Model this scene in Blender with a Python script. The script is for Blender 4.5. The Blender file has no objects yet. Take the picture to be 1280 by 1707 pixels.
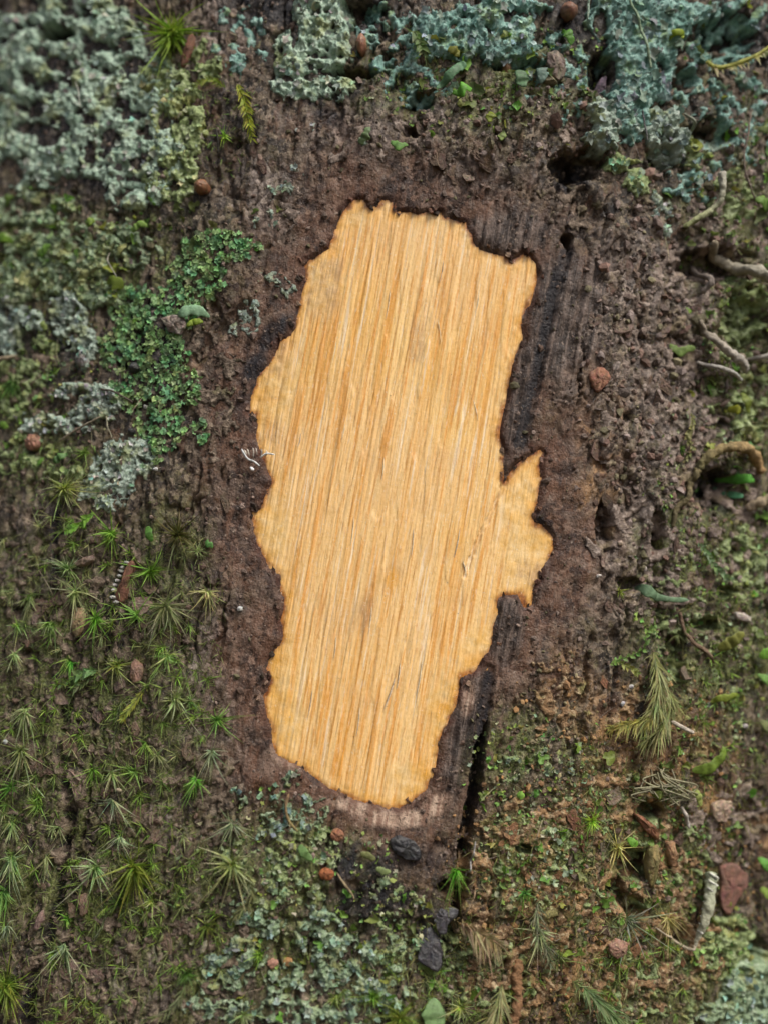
import bpy, math
import numpy as np
from mathutils import Matrix, Vector

# ------------------------------------------------------------------ camera
RNG = np.random.default_rng(11)
D, HH, R = 0.21, 0.1707 / 0.21, 0.17       # camera distance, frame height / distance, trunk radius (m)
PITCH, ROLL = math.radians(4.0), math.radians(10.0)
FWD = np.array([0, math.cos(PITCH), math.sin(PITCH)])
U0 = np.array([0, -math.sin(PITCH), math.cos(PITCH)])
R0 = np.array([1.0, 0, 0])
RIGHT = math.cos(ROLL) * R0 + math.sin(ROLL) * U0
UP = -math.sin(ROLL) * R0 + math.cos(ROLL) * U0
CAM = -D * FWD
sc = bpy.context.scene
cam = bpy.data.cameras.new('camera')
cam.sensor_fit = 'VERTICAL'; cam.sensor_height = 36; cam.lens = 36 / HH
cam.clip_start = 0.005; cam.clip_end = 400
cam.dof.use_dof = True; cam.dof.focus_distance = D + 0.0015; cam.dof.aperture_fstop = 5.5
co = bpy.data.objects.new('camera', cam)
M = Matrix(((RIGHT[0], UP[0], -FWD[0], CAM[0]), (RIGHT[1], UP[1], -FWD[1], CAM[1]), (RIGHT[2], UP[2], -FWD[2], CAM[2]), (0, 0, 0, 1)))
co.matrix_world = M
sc.collection.objects.link(co); sc.camera = co
# ------------------------------------------------------------------ sky, sun, exposure
SUN = np.array([0.36, -0.60, 1.1]); SUN /= np.linalg.norm(SUN)
w = bpy.data.worlds.new('World'); sc.world = w; w.use_nodes = True
wn = w.node_tree.nodes; wl = w.node_tree.links
sky = wn.new('ShaderNodeTexSky'); sky.sky_type = 'NISHITA'; sky.sun_disc = False
sky.sun_elevation = math.asin(SUN[2]); sky.sun_rotation = math.atan2(SUN[0], SUN[1])
sky.dust_density = 6; sky.air_density = 1.0; sky.ozone_density = 1.0
wl.new(sky.outputs[0], wn['Background'].inputs[0]); wn['Background'].inputs[1].default_value = 0.07
sl = bpy.data.lights.new('sun', 'SUN'); sl.energy = 1.5; sl.angle = math.radians(16); sl.color = (1.0, 0.97, 0.92)
so = bpy.data.objects.new('sun', sl); so.rotation_euler = Vector(-SUN).to_track_quat('-Z', 'Y').to_euler()
so.location = Vector(SUN * 5); sc.collection.objects.link(so)
vs = sc.view_settings; vs.view_transform = 'Standard'; vs.look = 'None'; vs.gamma = 1; vs.exposure = 0.92
vs.use_curve_mapping = False
sc.cycles.use_denoising = True
sc.cycles.max_bounces = 5
COL = sc.collection

# ------------------------------------------------------------------ noise
PERM = np.concatenate([np.random.default_rng(s).permutation(256) for s in range(4)]).astype(np.int64)
PERM = np.random.default_rng(5).permutation(1024).astype(np.int64)
ANG = np.random.default_rng(6).uniform(0, 2 * np.pi, 1024)
GX, GY = np.cos(ANG), np.sin(ANG)
def hsh(ix, iy, s=0): return PERM[(PERM[(ix + s * 131) & 1023] + iy) & 1023]
def perlin(x, y, s=0):
    x = np.asarray(x, float); y = np.asarray(y, float)
    ix = np.floor(x).astype(np.int64); iy = np.floor(y).astype(np.int64)
    fx = x - ix; fy = y - iy
    u = fx * fx * fx * (fx * (fx * 6 - 15) + 10); v = fy * fy * fy * (fy * (fy * 6 - 15) + 10)
    def g(i, j):
        h = hsh(ix + i, iy + j, s); return GX[h] * (fx - i) + GY[h] * (fy - j)
    a = g(0, 0); b = g(1, 0); c = g(0, 1); d = g(1, 1)
    return ((a + u * (b - a)) * (1 - v) + (c + u * (d - c)) * v) * 1.45
def fbm(x, y, o=4, s=0, gain=.5):
    r = 0; a = 1.0; t = 0
    for k in range(o):
        r = r + a * perlin(x * 2 ** k + k * 17.3, y * 2 ** k - k * 9.1, s + k); t += a; a *= gain
    return r / t
def worley(x, y, s=0):
    ix = np.floor(x).astype(np.int64); iy = np.floor(y).astype(np.int64)
    f1 = np.full(x.shape, 9.0); f2 = np.full(x.shape, 9.0); cid = np.zeros(x.shape)
    for i in (-1, 0, 1):
        for j in (-1, 0, 1):
            h = hsh(ix + i, iy + j, s); h2 = PERM[(h + 77) & 1023]
            d = np.hypot(ix + i + h / 1024 - x, iy + j + h2 / 1024 - y)
            n = d < f1
            f2 = np.where(n, f1, np.minimum(f2, d)); cid = np.where(n, PERM[(h2 + 301) & 1023] / 1024, cid); f1 = np.where(n, d, f1)
    return f1, f2, cid
def sst(a, b, x):
    t = np.clip((x - a) / (b - a), 0, 1); return t * t * (3 - 2 * t)

# ------------------------------------------------------------------ surface <-> picture (measuring where things sit on the trunk)
MM = 0.001
def px2ab(X, Y):
    X = np.asarray(X, float); Y = np.asarray(Y, float)
    u = (X - 640) / 1707 * HH; v = -(Y - 853.5) / 1707 * HH
    d = FWD + u[..., None] * RIGHT + v[..., None] * UP
    ox, oy = CAM[0], CAM[1] - R
    A = d[..., 0] ** 2 + d[..., 1] ** 2; B = ox * d[..., 0] + oy * d[..., 1]; C = ox * ox + oy * oy - R * R
    t = (-B - np.sqrt(np.maximum(B * B - A * C, 0))) / A
    P = CAM + t[..., None] * d
    return np.arctan2(P[..., 0], R - P[..., 1]) * R * 1000, P[..., 2] * 1000
def rad(b):
    z = b * MM
    return R * (1 + 0.9 * np.exp(-(z + 1.25) * 3.2) - 0.03 * np.clip(z - .15, 0, 5))
def ab2w(a, b, h):
    a = np.asarray(a, float); b = np.asarray(b, float)
    th = a * MM / R; r = np.where(np.abs(b) < 130, R, rad(b)) + h * MM
    return np.stack([r * np.sin(th), R - r * np.cos(th), b * MM], -1)
def w2px(P):
    q = P - CAM; z = q @ FWD
    return (q @ RIGHT) / z / HH * 1707 + 640, 853.5 - (q @ UP) / z / HH * 1707
def nrm(v): return v / np.maximum(np.linalg.norm(v, axis=-1, keepdims=True), 1e-12)

def seg_dist(X, Y, pts, closed=False):
    pts = np.asarray(pts, float); n = len(pts); best = np.full(X.shape, 1e9)
    for i in range(n if closed else n - 1):
        p, q = pts[i], pts[(i + 1) % n]; e = q - p; L = e @ e
        t = np.clip(((X - p[0]) * e[0] + (Y - p[1]) * e[1]) / L, 0, 1)
        best = np.minimum(best, (X - p[0] - t * e[0]) ** 2 + (Y - p[1] - t * e[1]) ** 2)
    return np.sqrt(best)
def inside(X, Y, pts):
    r = np.zeros(X.shape, bool); n = len(pts)
    for i in range(n):
        x1, y1 = pts[i]; x2, y2 = pts[(i + 1) % n]
        c = ((y1 > Y) != (y2 > Y))
        r ^= c & (X < (x2 - x1) * (Y - y1) / ((y2 - y1) if y2 != y1 else 1e-9) + x1)
    return r
def ell(X, Y, L):
    """largest 'pixels inside' over a list of ellipses (cx, cy, rx, ry[, deg])"""
    best = np.full(X.shape, -999.0)
    for e in L:
        cx, cy, rx, ry = e[:4]; an = math.radians(e[4]) if len(e) > 4 else 0
        dx = X - cx; dy = Y - cy; c, s = math.cos(an), math.sin(an)
        q = np.hypot((dx * c + dy * s) / rx, (-dx * s + dy * c) / ry)
        best = np.maximum(best, (1 - q) * min(rx, ry))
    return best
def zone(X, Y, L, soft=25, s=0, n=14):
    return sst(-soft, soft, ell(X, Y, L) + n * fbm(X / 40, Y / 40, 3, s))

BLAZE = [(637,331),(619,347),(611,342),(605,328),(595,328),(582,335),(570,350),(561,370),(556,390),(547,410),(527,427),(512,432),(506,440),(510,465),(502,487),(497,512),(492,532),(492,542),(482,555),(464,568),(462,577),(452,597),(430,625),(422,647),(416,667),(415,687),(425,692),(427,705),(424,722),(427,740),(437,762),(445,785),(452,800),(442,825),(432,847),(421,853),(420,862),(422,884),(430,906),(442,936),(452,947),(464,954),(467,964),(466,989),(474,997),(472,1014),(467,1034),(471,1054),(470,1069),(455,1087),(446,1101),(445,1117),(451,1139),(440,1159),(442,1182),(450,1209),(455,1242),(460,1259),(480,1269),(502,1280),(527,1300),(545,1312),(572,1325),(592,1334),(615,1338),(640,1346),(660,1350),(677,1342),(695,1330),(712,1315),(720,1295),(727,1279),(732,1254),(730,1240),(740,1219),(752,1196),(760,1174),(765,1149),(767,1129),(782,1124),(797,1116),(805,1099),(817,1086),(824,1066),(825,1046),(831,1024),(831,999),(840,993),(865,990),(872,1004),(877,1014),(890,1009),(892,989),(893,978),(902,965),(906,950),(915,934),(926,916),(922,896),(907,876),(892,871),(890,859),(892,852),(897,822),(902,797),(900,772),(909,755),(902,749),(892,757),(872,767),(857,782),(842,802),(839,792),(840,772),(841,752),(836,737),(832,722),(835,704),(842,677),(847,647),(852,617),(862,589),(875,564),(872,549),(872,527),(885,502),(897,469),(899,457),(892,439),(885,427),(875,420),(862,428),(855,432),(850,433),(830,422),(805,417),(792,407),(787,395),(780,382),(775,370),(752,362),(740,360),(735,352),(715,350),(697,355),(677,350),(660,352),(655,335),(647,330)]
def blaze_sd(X, Y):
    sd = np.full(X.shape, 400.0)
    m = (X > 250) & (X < 1100) & (Y > 150) & (Y < 1530)
    d = seg_dist(X[m], Y[m], BLAZE, True); i = inside(X[m], Y[m], BLAZE)
    sd[m] = np.minimum(np.where(i, -d, d), 400)
    sd += np.where(m, 2.4 * fbm(X / 13, Y / 13, 3, 3, .6) + 1.3 * perlin(X / 3.2, Y / 3.2, 8), 0)
    return sd
HW = -1.35        # level of the cut wood below the bark, mm

# ------------------------------------------------------------------ mesh / object helpers
def mesh_np(name, V, F, mat=None, smooth=True, attrs=None, col=None):
    me = bpy.data.meshes.new(name)
    V = np.ascontiguousarray(V, np.float32); F = np.ascontiguousarray(F, np.int32)
    k = F.shape[1]
    me.vertices.add(len(V)); me.vertices.foreach_set('co', V.ravel())
    me.loops.add(F.size); me.loops.foreach_set('vertex_index', F.ravel())
    me.polygons.add(len(F)); me.polygons.foreach_set('loop_start', np.arange(0, F.size, k, dtype=np.int32))
    me.update(calc_edges=True)
    me.polygons.foreach_set('use_smooth', np.full(len(F), smooth, bool))
    for n, v in (attrs or {}).items():
        at = me.attributes.new(n, 'FLOAT', 'POINT'); at.data.foreach_set('value', np.ascontiguousarray(v, np.float32).ravel())
    if col is not None:
        c4 = np.ones((len(V), 4), np.float32); c4[:, :3] = col
        at = me.attributes.new('col', 'FLOAT_COLOR', 'POINT'); at.data.foreach_set('color', c4.ravel())
    if mat: me.materials.append(mat)
    return me
def link(name, data, parent=None, loc=(0, 0, 0)):
    o = bpy.data.objects.new(name, data); COL.objects.link(o)
    o.location = loc
    if parent: o.parent = parent
    return o
def tag(o, label, cat=None, group=None, kind=None):
    if label: o['label'] = label
    if cat: o['category'] = cat
    if group: o['group'] = group
    if kind: o['kind'] = kind
    return o
def grid_faces(nv, nu, keep=None):
    i = np.arange(nv * nu).reshape(nv, nu)
    f = np.stack([i[:-1, :-1], i[:-1, 1:], i[1:, 1:], i[1:, :-1]], -1).reshape(-1, 4)
    return f if keep is None else f[keep.ravel()]
def compact(V, F, *att):
    u = np.unique(F); mp = np.full(len(V), -1); mp[u] = np.arange(len(u))
    return (V[u], mp[F]) + tuple(a[u] for a in att)

# ------------------------------------------------------------------ materials
class NT:
    def __init__(s, name):
        s.m = bpy.data.materials.new(name); s.m.use_nodes = True
        s.t = s.m.node_tree; s.t.nodes.clear(); s.out = s.n('ShaderNodeOutputMaterial')
        s.tc = s.n('ShaderNodeTexCoord').outputs['Object']
    def n(s, t, **k):
        x = s.t.nodes.new(t)
        for a, b in k.items(): setattr(x, a, b)
        return x
    def put(s, sock, v):
        if hasattr(v, 'is_linked'): s.t.links.new(v, sock)
        elif isinstance(v, (tuple, list)) and len(v) == 3 and sock.type == 'RGBA': sock.default_value = (*v, 1)
        else: sock.default_value = v
    def att(s, name, colr=False):
        return s.n('ShaderNodeAttribute', attribute_name=name).outputs['Color' if colr else 'Fac']
    def scale(s, v):
        mp = s.n('ShaderNodeMapping'); s.put(mp.inputs[0], s.tc); mp.inputs['Scale'].default_value = v; return mp.outputs[0]
    def noise(s, sc_, det=4, rough=.55, vec=None, dist=0, off=0):
        x = s.n('ShaderNodeTexNoise'); 
        if off:
            mp = s.n('ShaderNodeMapping'); s.put(mp.inputs[0], vec or s.tc); mp.inputs['Location'].default_value = (off, off * .7, -off); vec = mp.outputs[0]
        s.put(x.inputs['Vector'], vec or s.tc); x.inputs['Scale'].default_value = sc_
        x.inputs['Detail'].default_value = det; x.inputs['Roughness'].default_value = rough; x.inputs['Distortion'].default_value = dist
        return x.outputs['Fac']
    def voro(s, sc_, feat='F1', out='Distance', vec=None):
        x = s.n('ShaderNodeTexVoronoi', feature=feat); s.put(x.inputs['Vector'], vec or s.tc); x.inputs['Scale'].default_value = sc_; return x.outputs[out]
    def ramp(s, f, lo, hi, a=0.0, b=1.0):
        x = s.n('ShaderNodeMapRange', interpolation_type='SMOOTHSTEP'); s.put(x.inputs[0], f)
        for i, v in zip((1, 2, 3, 4), (lo, hi, a, b)): x.inputs[i].default_value = v
        return x.outputs[0]
    def math(s, op, a, b=0.0, clamp=False):
        x = s.n('ShaderNodeMath', operation=op, use_clamp=clamp); s.put(x.inputs[0], a); s.put(x.inputs[1], b); return x.outputs[0]
    def mix(s, f, a, b, mode='MIX'):
        x = s.n('ShaderNodeMix', data_type='RGBA', blend_type=mode); s.put(x.inputs[0], f); s.put(x.inputs[6], a); s.put(x.inputs[7], b); return x.outputs[2]
    def bump(s, h, dist, strength=1.0, prev=None):
        x = s.n('ShaderNodeBump'); s.put(x.inputs['Height'], h); x.inputs['Distance'].default_value = dist; x.inputs['Strength'].default_value = strength
        if prev: s.put(x.inputs['Normal'], prev)
        return x.outputs[0]
    def pbr(s, col, rough=.7, spec=.4, normal=None, sss=0, sssr=.0005):
        x = s.n('ShaderNodeBsdfPrincipled'); s.put(x.inputs['Base Color'], col); s.put(x.inputs['Roughness'], rough)
        x.inputs['Specular IOR Level'].default_value = spec
        if normal: s.put(x.inputs['Normal'], normal)
        if sss: x.inputs['Subsurface Weight'].default_value = sss; x.inputs['Subsurface Scale'].default_value = sssr
        return x.outputs[0]
    def end(s, sh): s.t.links.new(sh, s.out.inputs[0]); return s.m

def bark_material():
    t = NT('bark')
    sv = t.scale((1, 1, .45)); n1 = t.noise(160, 6, .65, vec=sv); n2 = t.noise(560, 6, .68, vec=sv, off=3); n3 = t.noise(2200, 4, .6, off=5); n5 = t.noise(260, 6, .7, vec=sv, off=21, dist=.6); n6 = t.noise(300, 5, .7, vec=sv, off=33, dist=.5)
    wv = t.n('ShaderNodeVectorMath', operation='MULTIPLY_ADD'); nc = t.n('ShaderNodeTexNoise'); nc.inputs['Scale'].default_value = 500; nc.inputs['Detail'].default_value = 4
    t.put(nc.inputs['Vector'], t.tc); t.put(wv.inputs[0], nc.outputs['Color']); wv.inputs[1].default_value = (.0011, .0011, .0011); t.put(wv.inputs[2], t.tc)
    def cells(sc_):
        x = t.n('ShaderNodeTexVoronoi'); t.put(x.inputs['Vector'], wv.outputs[0]); x.inputs['Scale'].default_value = sc_
        q = t.n('ShaderNodeSeparateColor'); t.put(q.inputs[0], x.outputs['Color']); return q.outputs
    k1, k2 = cells(420), cells(1150)
    c = t.mix(t.ramp(n1, .38, .62), (.034, .026, .017), (.094, .069, .045))
    c = t.mix(t.ramp(k1[0], .40, .95, 0, .7), c, (.165, .122, .082))
    c = t.mix(t.ramp(k1[1], .65, .95, 0, .6), c, (.15, .13, .06))
    c = t.mix(t.ramp(k2[0], .6, .95, 0, .8), c, (.27, .215, .15))
    c = t.mix(t.ramp(k2[1], .5, .90, 0, .85), c, (.015, .011, .009))
    c = t.mix(t.ramp(n2, .54, .68, 0, .7), c, (.23, .18, .125))
    c = t.mix(t.math('MULTIPLY', t.ramp(n2, .47, .36), .9), c, (.012, .009, .007))
    c = t.mix(t.ramp(n6, .54, .64, 0, .5), c, (.15, .075, .042))
    c = t.mix(t.math('MULTIPLY', t.att('grey'), t.ramp(n5, .42, .60, 0, .75)), c, t.mix(t.ramp(k2[2], .3, .9), (.13, .10, .085), (.42, .345, .295)))
    c = t.mix(t.math('MULTIPLY', t.att('rust'), t.ramp(n5, .42, .58, 0, .9)), c, t.mix(t.ramp(k1[2], .3, .8), (.12, .056, .026), (.42, .245, .105)))
    nv = t.noise(620, 5, .65, vec=t.scale((1, 1, .13)), off=41)
    inner = t.mix(t.ramp(nv, .36, .62), (.034, .016, .010), (.15, .072, .041))
    inner = t.mix(t.ramp(k2[0], .5, .9, 0, .8), inner, (.215, .125, .085))
    inner = t.mix(t.ramp(k1[1], .5, .95, 0, .6), inner, (.16, .082, .05))
    inner = t.mix(t.ramp(n2, .55, .66, 0, .6), inner, (.18, .13, .10))
    inner = t.mix(t.ramp(t.noise(210, 5, .65, off=91, dist=.4), .50, .62, 0, .75), inner, (.030, .019, .017))
    inner = t.mix(t.ramp(t.noise(240, 5, .65, off=97, dist=.4), .53, .64, 0, .65), inner, (.20, .135, .10))
    c = t.mix(t.math('MULTIPLY', t.att('inner'), .92), c, inner)
    fv = t.noise(900, 4, .6, vec=t.scale((1, 1, .06)))
    fib = t.mix(t.ramp(fv, .42, .60), (.030, .023, .020), (.19, .145, .12))
    c = t.mix(t.math('MULTIPLY', t.att('fibre'), .85), c, fib)
    alg = t.mix(t.ramp(n3, .35, .65), (.045, .060, .014), (.19, .225, .065))
    c = t.mix(t.math('MULTIPLY', t.att('algae'), t.ramp(n6, .40, .60, 0, .85)), c, alg)
    led = t.mix(t.ramp(fv, .35, .65), (.24, .14, .095), (.56, .41, .30))
    c = t.mix(t.math('MULTIPLY', t.att('ledge'), t.ramp(n2, .2, .45)), c, led)
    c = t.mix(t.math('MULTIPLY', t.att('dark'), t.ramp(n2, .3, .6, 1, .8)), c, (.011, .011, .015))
    c = t.mix(t.math('MULTIPLY', t.att('rim'), .85), c, (.062, .020, .010))
    sp = t.ramp(t.noise(1500, 4, .65, off=71), .60, .68)
    c = t.mix(t.math('MULTIPLY', sp, .7), c, (.33, .25, .19))
    c = t.mix(t.ramp(t.noise(1300, 4, .65, off=81), .60, .68, 0, .8), c, (.014, .010, .008))
    c = t.mix(t.math('MULTIPLY', t.ramp(n3, .40, .28), .6), c, (.022, .015, .012))
    b = t.bump(n3, .0004, .9); b = t.bump(n2, .0007, .8, b); b = t.bump(t.math('MULTIPLY', fv, t.att('fibre')), .0006, .8, b); b = t.bump(t.math('MULTIPLY', nv, t.att('inner')), .0006, .8, b)
    rg = t.ramp(t.noise(700, 3, .5, off=2), .38, .62, .30, .75)
    return t.end(t.pbr(c, rg, .4, b))

def wood_material():
    t = NT('cut_wood')
    g1 = t.noise(560, 3, .55, vec=t.scale((1, 1, .013))); g2 = t.noise(1400, 4, .6, vec=t.scale((1, 1, .03)), off=4)
    g3 = t.noise(3600, 3, .6, vec=t.scale((1, 1, .12)), off=1); pt = t.noise(90, 4, .6, off=6)
    c = t.mix(t.ramp(g1, .38, .62), (.80, .455, .118), (.89, .60, .235))
    c = t.mix(t.ramp(t.noise(26, 3, .5, off=17), .42, .62, 0, .4), c, (.87, .57, .28))
    c = t.mix(t.math('MULTIPLY', t.ramp(g2, .53, .61), .72), c, (.70, .30, .045))
    c = t.mix(t.math('MULTIPLY', t.ramp(g1, .42, .34), .6), c, (.71, .33, .055))
    c = t.mix(t.math('MULTIPLY', t.ramp(g2, .42, .33), .75), c, (.90, .75, .52))
    thin = t.ramp(g3, .57, .66)
    c = t.mix(t.math('MULTIPLY', thin, .45), c, (.58, .215, .04))
    c = t.mix(t.math('MULTIPLY', t.ramp(g3, .40, .32), .45), c, (.88, .72, .52))
    gold = t.mix(t.ramp(t.noise(500, 4, .6, off=8), .35, .65), (.78, .47, .13), (.85, .61, .29))
    c = t.mix(t.math('MULTIPLY', t.att('gold'), .78), c, gold)
    c = t.mix(t.math('MULTIPLY', t.ramp(pt, .5, .72), .25), c, (.60, .36, .17))
    c = t.mix(t.math('MULTIPLY', t.att('orange'), t.ramp(t.noise(400, 4, .6, off=51), .3, .65, .35, .9)), c, (.74, .36, .05))
    c = t.mix(t.math('MULTIPLY', t.att('stain'), t.ramp(t.noise(500, 5, .7, vec=t.scale((1, 1, .25))), .42, .62, 0, .6)), c, (.42, .25, .13))
    c = t.mix(t.att('rim'), c, t.mix(t.ramp(t.noise(600, 3, .6, off=31), .4, .6), (.17, .045, .014), (.40, .15, .03)))
    fl = t.ramp(t.noise(2600, 2, .5, off=12), .66, .72)
    c = t.mix(t.math('MULTIPLY', fl, .4), c, (.88, .78, .6))
    pb = t.ramp(t.noise(1700, 3, .5, off=15), .74, .78)
    c = t.mix(t.math('MULTIPLY', pb, .7), c, (.15, .07, .03))
    b = t.bump(g2, .00028, .7); b = t.bump(g3, .00016, .7, b); b = t.bump(t.noise(1800, 3, .6, off=7), .00012, .6, b)
    return t.end(t.pbr(c, t.ramp(t.noise(1300, 3, .6, off=61), .38, .6, .16, .5), .6, b))

def crust_material(name, c1, c2, c3, dk=(.05, .06, .045), warm=(.16, .15, .06)):
    t = NT(name)
    n1 = t.noise(260, 5, .6); n2 = t.noise(1100, 5, .65, off=3); n3 = t.noise(3500, 3, .6, off=6)
    c = t.mix(t.ramp(n1, .36, .64), c1, c2)
    c = t.mix(t.ramp(n2, .50, .68), c, c3)
    c = t.mix(t.math('MULTIPLY', t.ramp(t.noise(190, 4, .6, off=11), .52, .66), .75), c, warm)
    c = t.mix(t.math('MULTIPLY', t.ramp(n2, .42, .30), .85), c, dk)
    c = t.mix(t.ramp(t.noise(430, 5, .7, off=27, dist=.5), .56, .66, 0, .7), c, c3)
    c = t.mix(t.ramp(t.noise(700, 4, .7, off=37), .60, .68, 0, .85), c, dk)
    c = t.mix(t.att('edge'), c, dk)
    b = t.bump(n3, .0004, .8); b = t.bump(n2, .0006, .7, b)
    return t.end(t.pbr(c, .62, .35, b))

def plant_material(name, rough=.5, transl=.35, spec=.4, bump=.0002, tint=(.5, .55, .3)):
    t = NT(name)
    base = t.att('col', True); rnd = t.n('ShaderNodeObjectInfo').outputs['Random']
    n = t.noise(900, 4, .6)
    c = t.mix(t.ramp(n, .36, .62, .0, .6), base, t.mix(.6, base, (.03, .028, .015)))
    hs = t.n('ShaderNodeHueSaturation'); t.put(hs.inputs['Color'], c)
    t.put(hs.inputs['Value'], t.ramp(rnd, 0, 1, .82, 1.18)); t.put(hs.inputs['Hue'], t.ramp(rnd, 0, 1, .488, .512))
    b = t.bump(t.noise(2600, 3, .6), bump, .7)
    p = t.pbr(hs.outputs[0], rough, spec, b)
    if not transl: return t.end(p)
    tr = t.n('ShaderNodeBsdfTranslucent'); t.put(tr.inputs[0], hs.outputs[0])
    mx = t.n('ShaderNodeMixShader'); mx.inputs[0].default_value = transl
    t.t.links.new(p, mx.inputs[1]); t.t.links.new(tr.outputs[0], mx.inputs[2])
    return t.end(mx.outputs[0])

M_BARK, M_WOOD = bark_material(), wood_material()
M_BLUE = crust_material('lichen_bluegreen', (.25, .37, .27), (.42, .56, .43), (.62, .74, .60), (.04, .055, .035), (.34, .38, .15))
M_TEAL = crust_material('lichen_teal', (.14, .29, .24), (.26, .44, .38), (.42, .58, .51), (.025, .045, .04), (.24, .34, .13))
M_OLIVE = crust_material('lichen_olive', (.19, .25, .09), (.32, .40, .17), (.46, .53, .31), (.04, .045, .02), (.33, .34, .10))
M_GREY = crust_material('lichen_grey', (.25, .33, .26), (.38, .47, .39), (.54, .61, .53), (.06, .07, .05), (.30, .34, .15))
M_SAGE = crust_material('lichen_sage', (.18, .26, .14), (.30, .40, .24), (.47, .56, .40), (.035, .045, .02), (.28, .28, .09))
M_RUSTC = crust_material('bark_rust', (.17, .10, .05), (.36, .215, .10), (.52, .40, .24), (.025, .017, .012), (.27, .26, .09))
M_PINKC = crust_material('bark_pinkish', (.16, .12, .095), (.29, .225, .18), (.45, .37, .31), (.028, .021, .018), (.24, .19, .10))
M_BROWNC = crust_material('bark_brown', (.09, .066, .045), (.19, .14, .10), (.33, .26, .19), (.020, .015, .011), (.17, .15, .07))
M_LEAF = plant_material('moss_leaf', .45, .38, .35)
M_SCALE = plant_material('lichen_scale', .75, .2, .25)
M_SOLID = plant_material('matt_organic', .75, 0, .35, .0004)
M_WET = plant_material('wet_flake', .38, 0, .5, .0003)

# ------------------------------------------------------------------ ground, far below the picture
def ground():
    n = 90; r = np.concatenate([[0.0], np.geomspace(.05, 150, n)]); th = np.linspace(0, 2 * np.pi, 97)
    RR, TT = np.meshgrid(r, th, indexing='ij')
    x = RR * np.sin(TT); y = R + RR * np.cos(TT)
    z = -1.25 + .05 * fbm(x / .6, y / .6, 4, 2) * np.exp(-RR / 30) + .25 * fbm(x / 9, y / 9, 3, 6) * sst(1, 8, RR)
    t = NT('forest_floor')
    c = t.mix(t.ramp(t.noise(6, 8, .65), .4, .62), (.045, .030, .018), (.13, .085, .045))
    c = t.mix(t.ramp(t.noise(1.3, 6, .6, off=4), .5, .65), c, (.045, .075, .02))
    m = t.end(t.pbr(c, .9, .2, t.bump(t.noise(25, 6, .6), .04)))
    o = link('ground', mesh_np('ground', np.stack([x, y, z], -1).reshape(-1, 3), grid_faces(*RR.shape)[:, ::-1], m))
    o['kind'] = 'structure'
ground()

# ------------------------------------------------------------------ the tree
BASE = np.array([0, R, -1.25])
tree = link('tree', None, None, BASE)
tag(tree, 'broad tree trunk with mossy brown bark and a pale blaze cut into it', 'tree')
def tree_part(name, me): return link(name, me, tree, -BASE)

def axis(fine, step, far_lo, far_hi, n):
    c = np.arange(-fine, fine + step / 2, step)
    def out(L):
        k = np.arange(1, n + 1) / n; return fine + step * np.arange(1, n + 1) + (L - fine - step * n) * k ** 3.2
    return np.concatenate([-out(-far_lo)[::-1], c, out(far_hi)])
AX = axis(86, .26, -math.pi * R * 1000, math.pi * R * 1000, 60)
BX = axis(100, .26, -1320, 2600, 70)
GA, GB = np.meshgrid(AX, BX)
PX, PY = w2px(ab2w(GA, GB, 0 * GA))
behind = (np.abs(GA) > 200) | (np.abs(GB) > 250)
PX[behind] = 5000; PY[behind] = 5000
SD = blaze_sd(PX, PY)

RIGHTZ = [(1180, 700, 170, 900, 8), (1000, 1500, 330, 230), (1020, 260, 300, 120), (860, 170, 200, 90)]
LOWL = [(170, 1250, 260, 460), (200, 1600, 300, 200)]
FIBRE = [(925, 520, 42, 120, 12), (868, 660, 24, 120, 12), (850, 385, 75, 34, -8), (845, 1045, 32, 60, 10), (775, 1210, 26, 130, 12), (890, 940, 30, 60, 10), (985, 520, 26, 120, 10)]
RUST = [(960, 1500, 210, 190), (1080, 1250, 120, 110), (1200, 1400, 90, 90), (880, 1640, 110, 70), (1010, 640, 16, 14), (560, 1390, 12, 12), (545, 1455, 16, 12), (600, 1480, 60, 20), (700, 1440, 30, 20), (990, 760, 50, 120), (930, 1130, 40, 50)]
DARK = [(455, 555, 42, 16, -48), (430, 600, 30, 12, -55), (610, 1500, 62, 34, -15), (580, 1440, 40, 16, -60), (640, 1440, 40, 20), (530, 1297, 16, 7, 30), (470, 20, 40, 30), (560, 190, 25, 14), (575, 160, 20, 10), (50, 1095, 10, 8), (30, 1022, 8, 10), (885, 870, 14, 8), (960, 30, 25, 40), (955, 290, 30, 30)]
CRACKS = [[(945, 420), (925, 480), (907, 560), (886, 650), (868, 740)], [(815, 1130), (802, 1220), (792, 1320), (775, 1400), (768, 1490)], [(96, 860), (93, 985)], [(104, 1280), (118, 1345), (105, 1420), (95, 1500), (75, 1580), (50, 1640), (42, 1707)]]
SHADE_STAIN = [(610, 1490, 70, 44), (690, 1440, 60, 30), (560, 1430, 30, 40), (730, 1560, 40, 60), (120, 130, 150, 140), (190, 270, 110, 60), (1060, 110, 80, 120), (800, 60, 110, 50), (520, 80, 60, 90), (420, 20, 60, 40), (640, 30, 60, 40), (950, 60, 50, 60), (1180, 210, 60, 40), (1230, 60, 70, 70), (60, 590, 70, 60), (240, 580, 60, 90), (1200, 820, 50, 40)]  # depth shade under lichens and in hollows painted dark, plus the stain below blaze
GREY = [(1060, 620, 140, 220), (590, 225, 90, 50), (760, 200, 90, 60), (440, 330, 60, 60), (60, 930, 90, 90), (250, 1640, 110, 60), (280, 1380, 60, 90), (1060, 900, 100, 120), (360, 1150, 70, 120), (760, 280, 130, 40), (1230, 360, 60, 100), (350, 60, 60, 60)]
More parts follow.
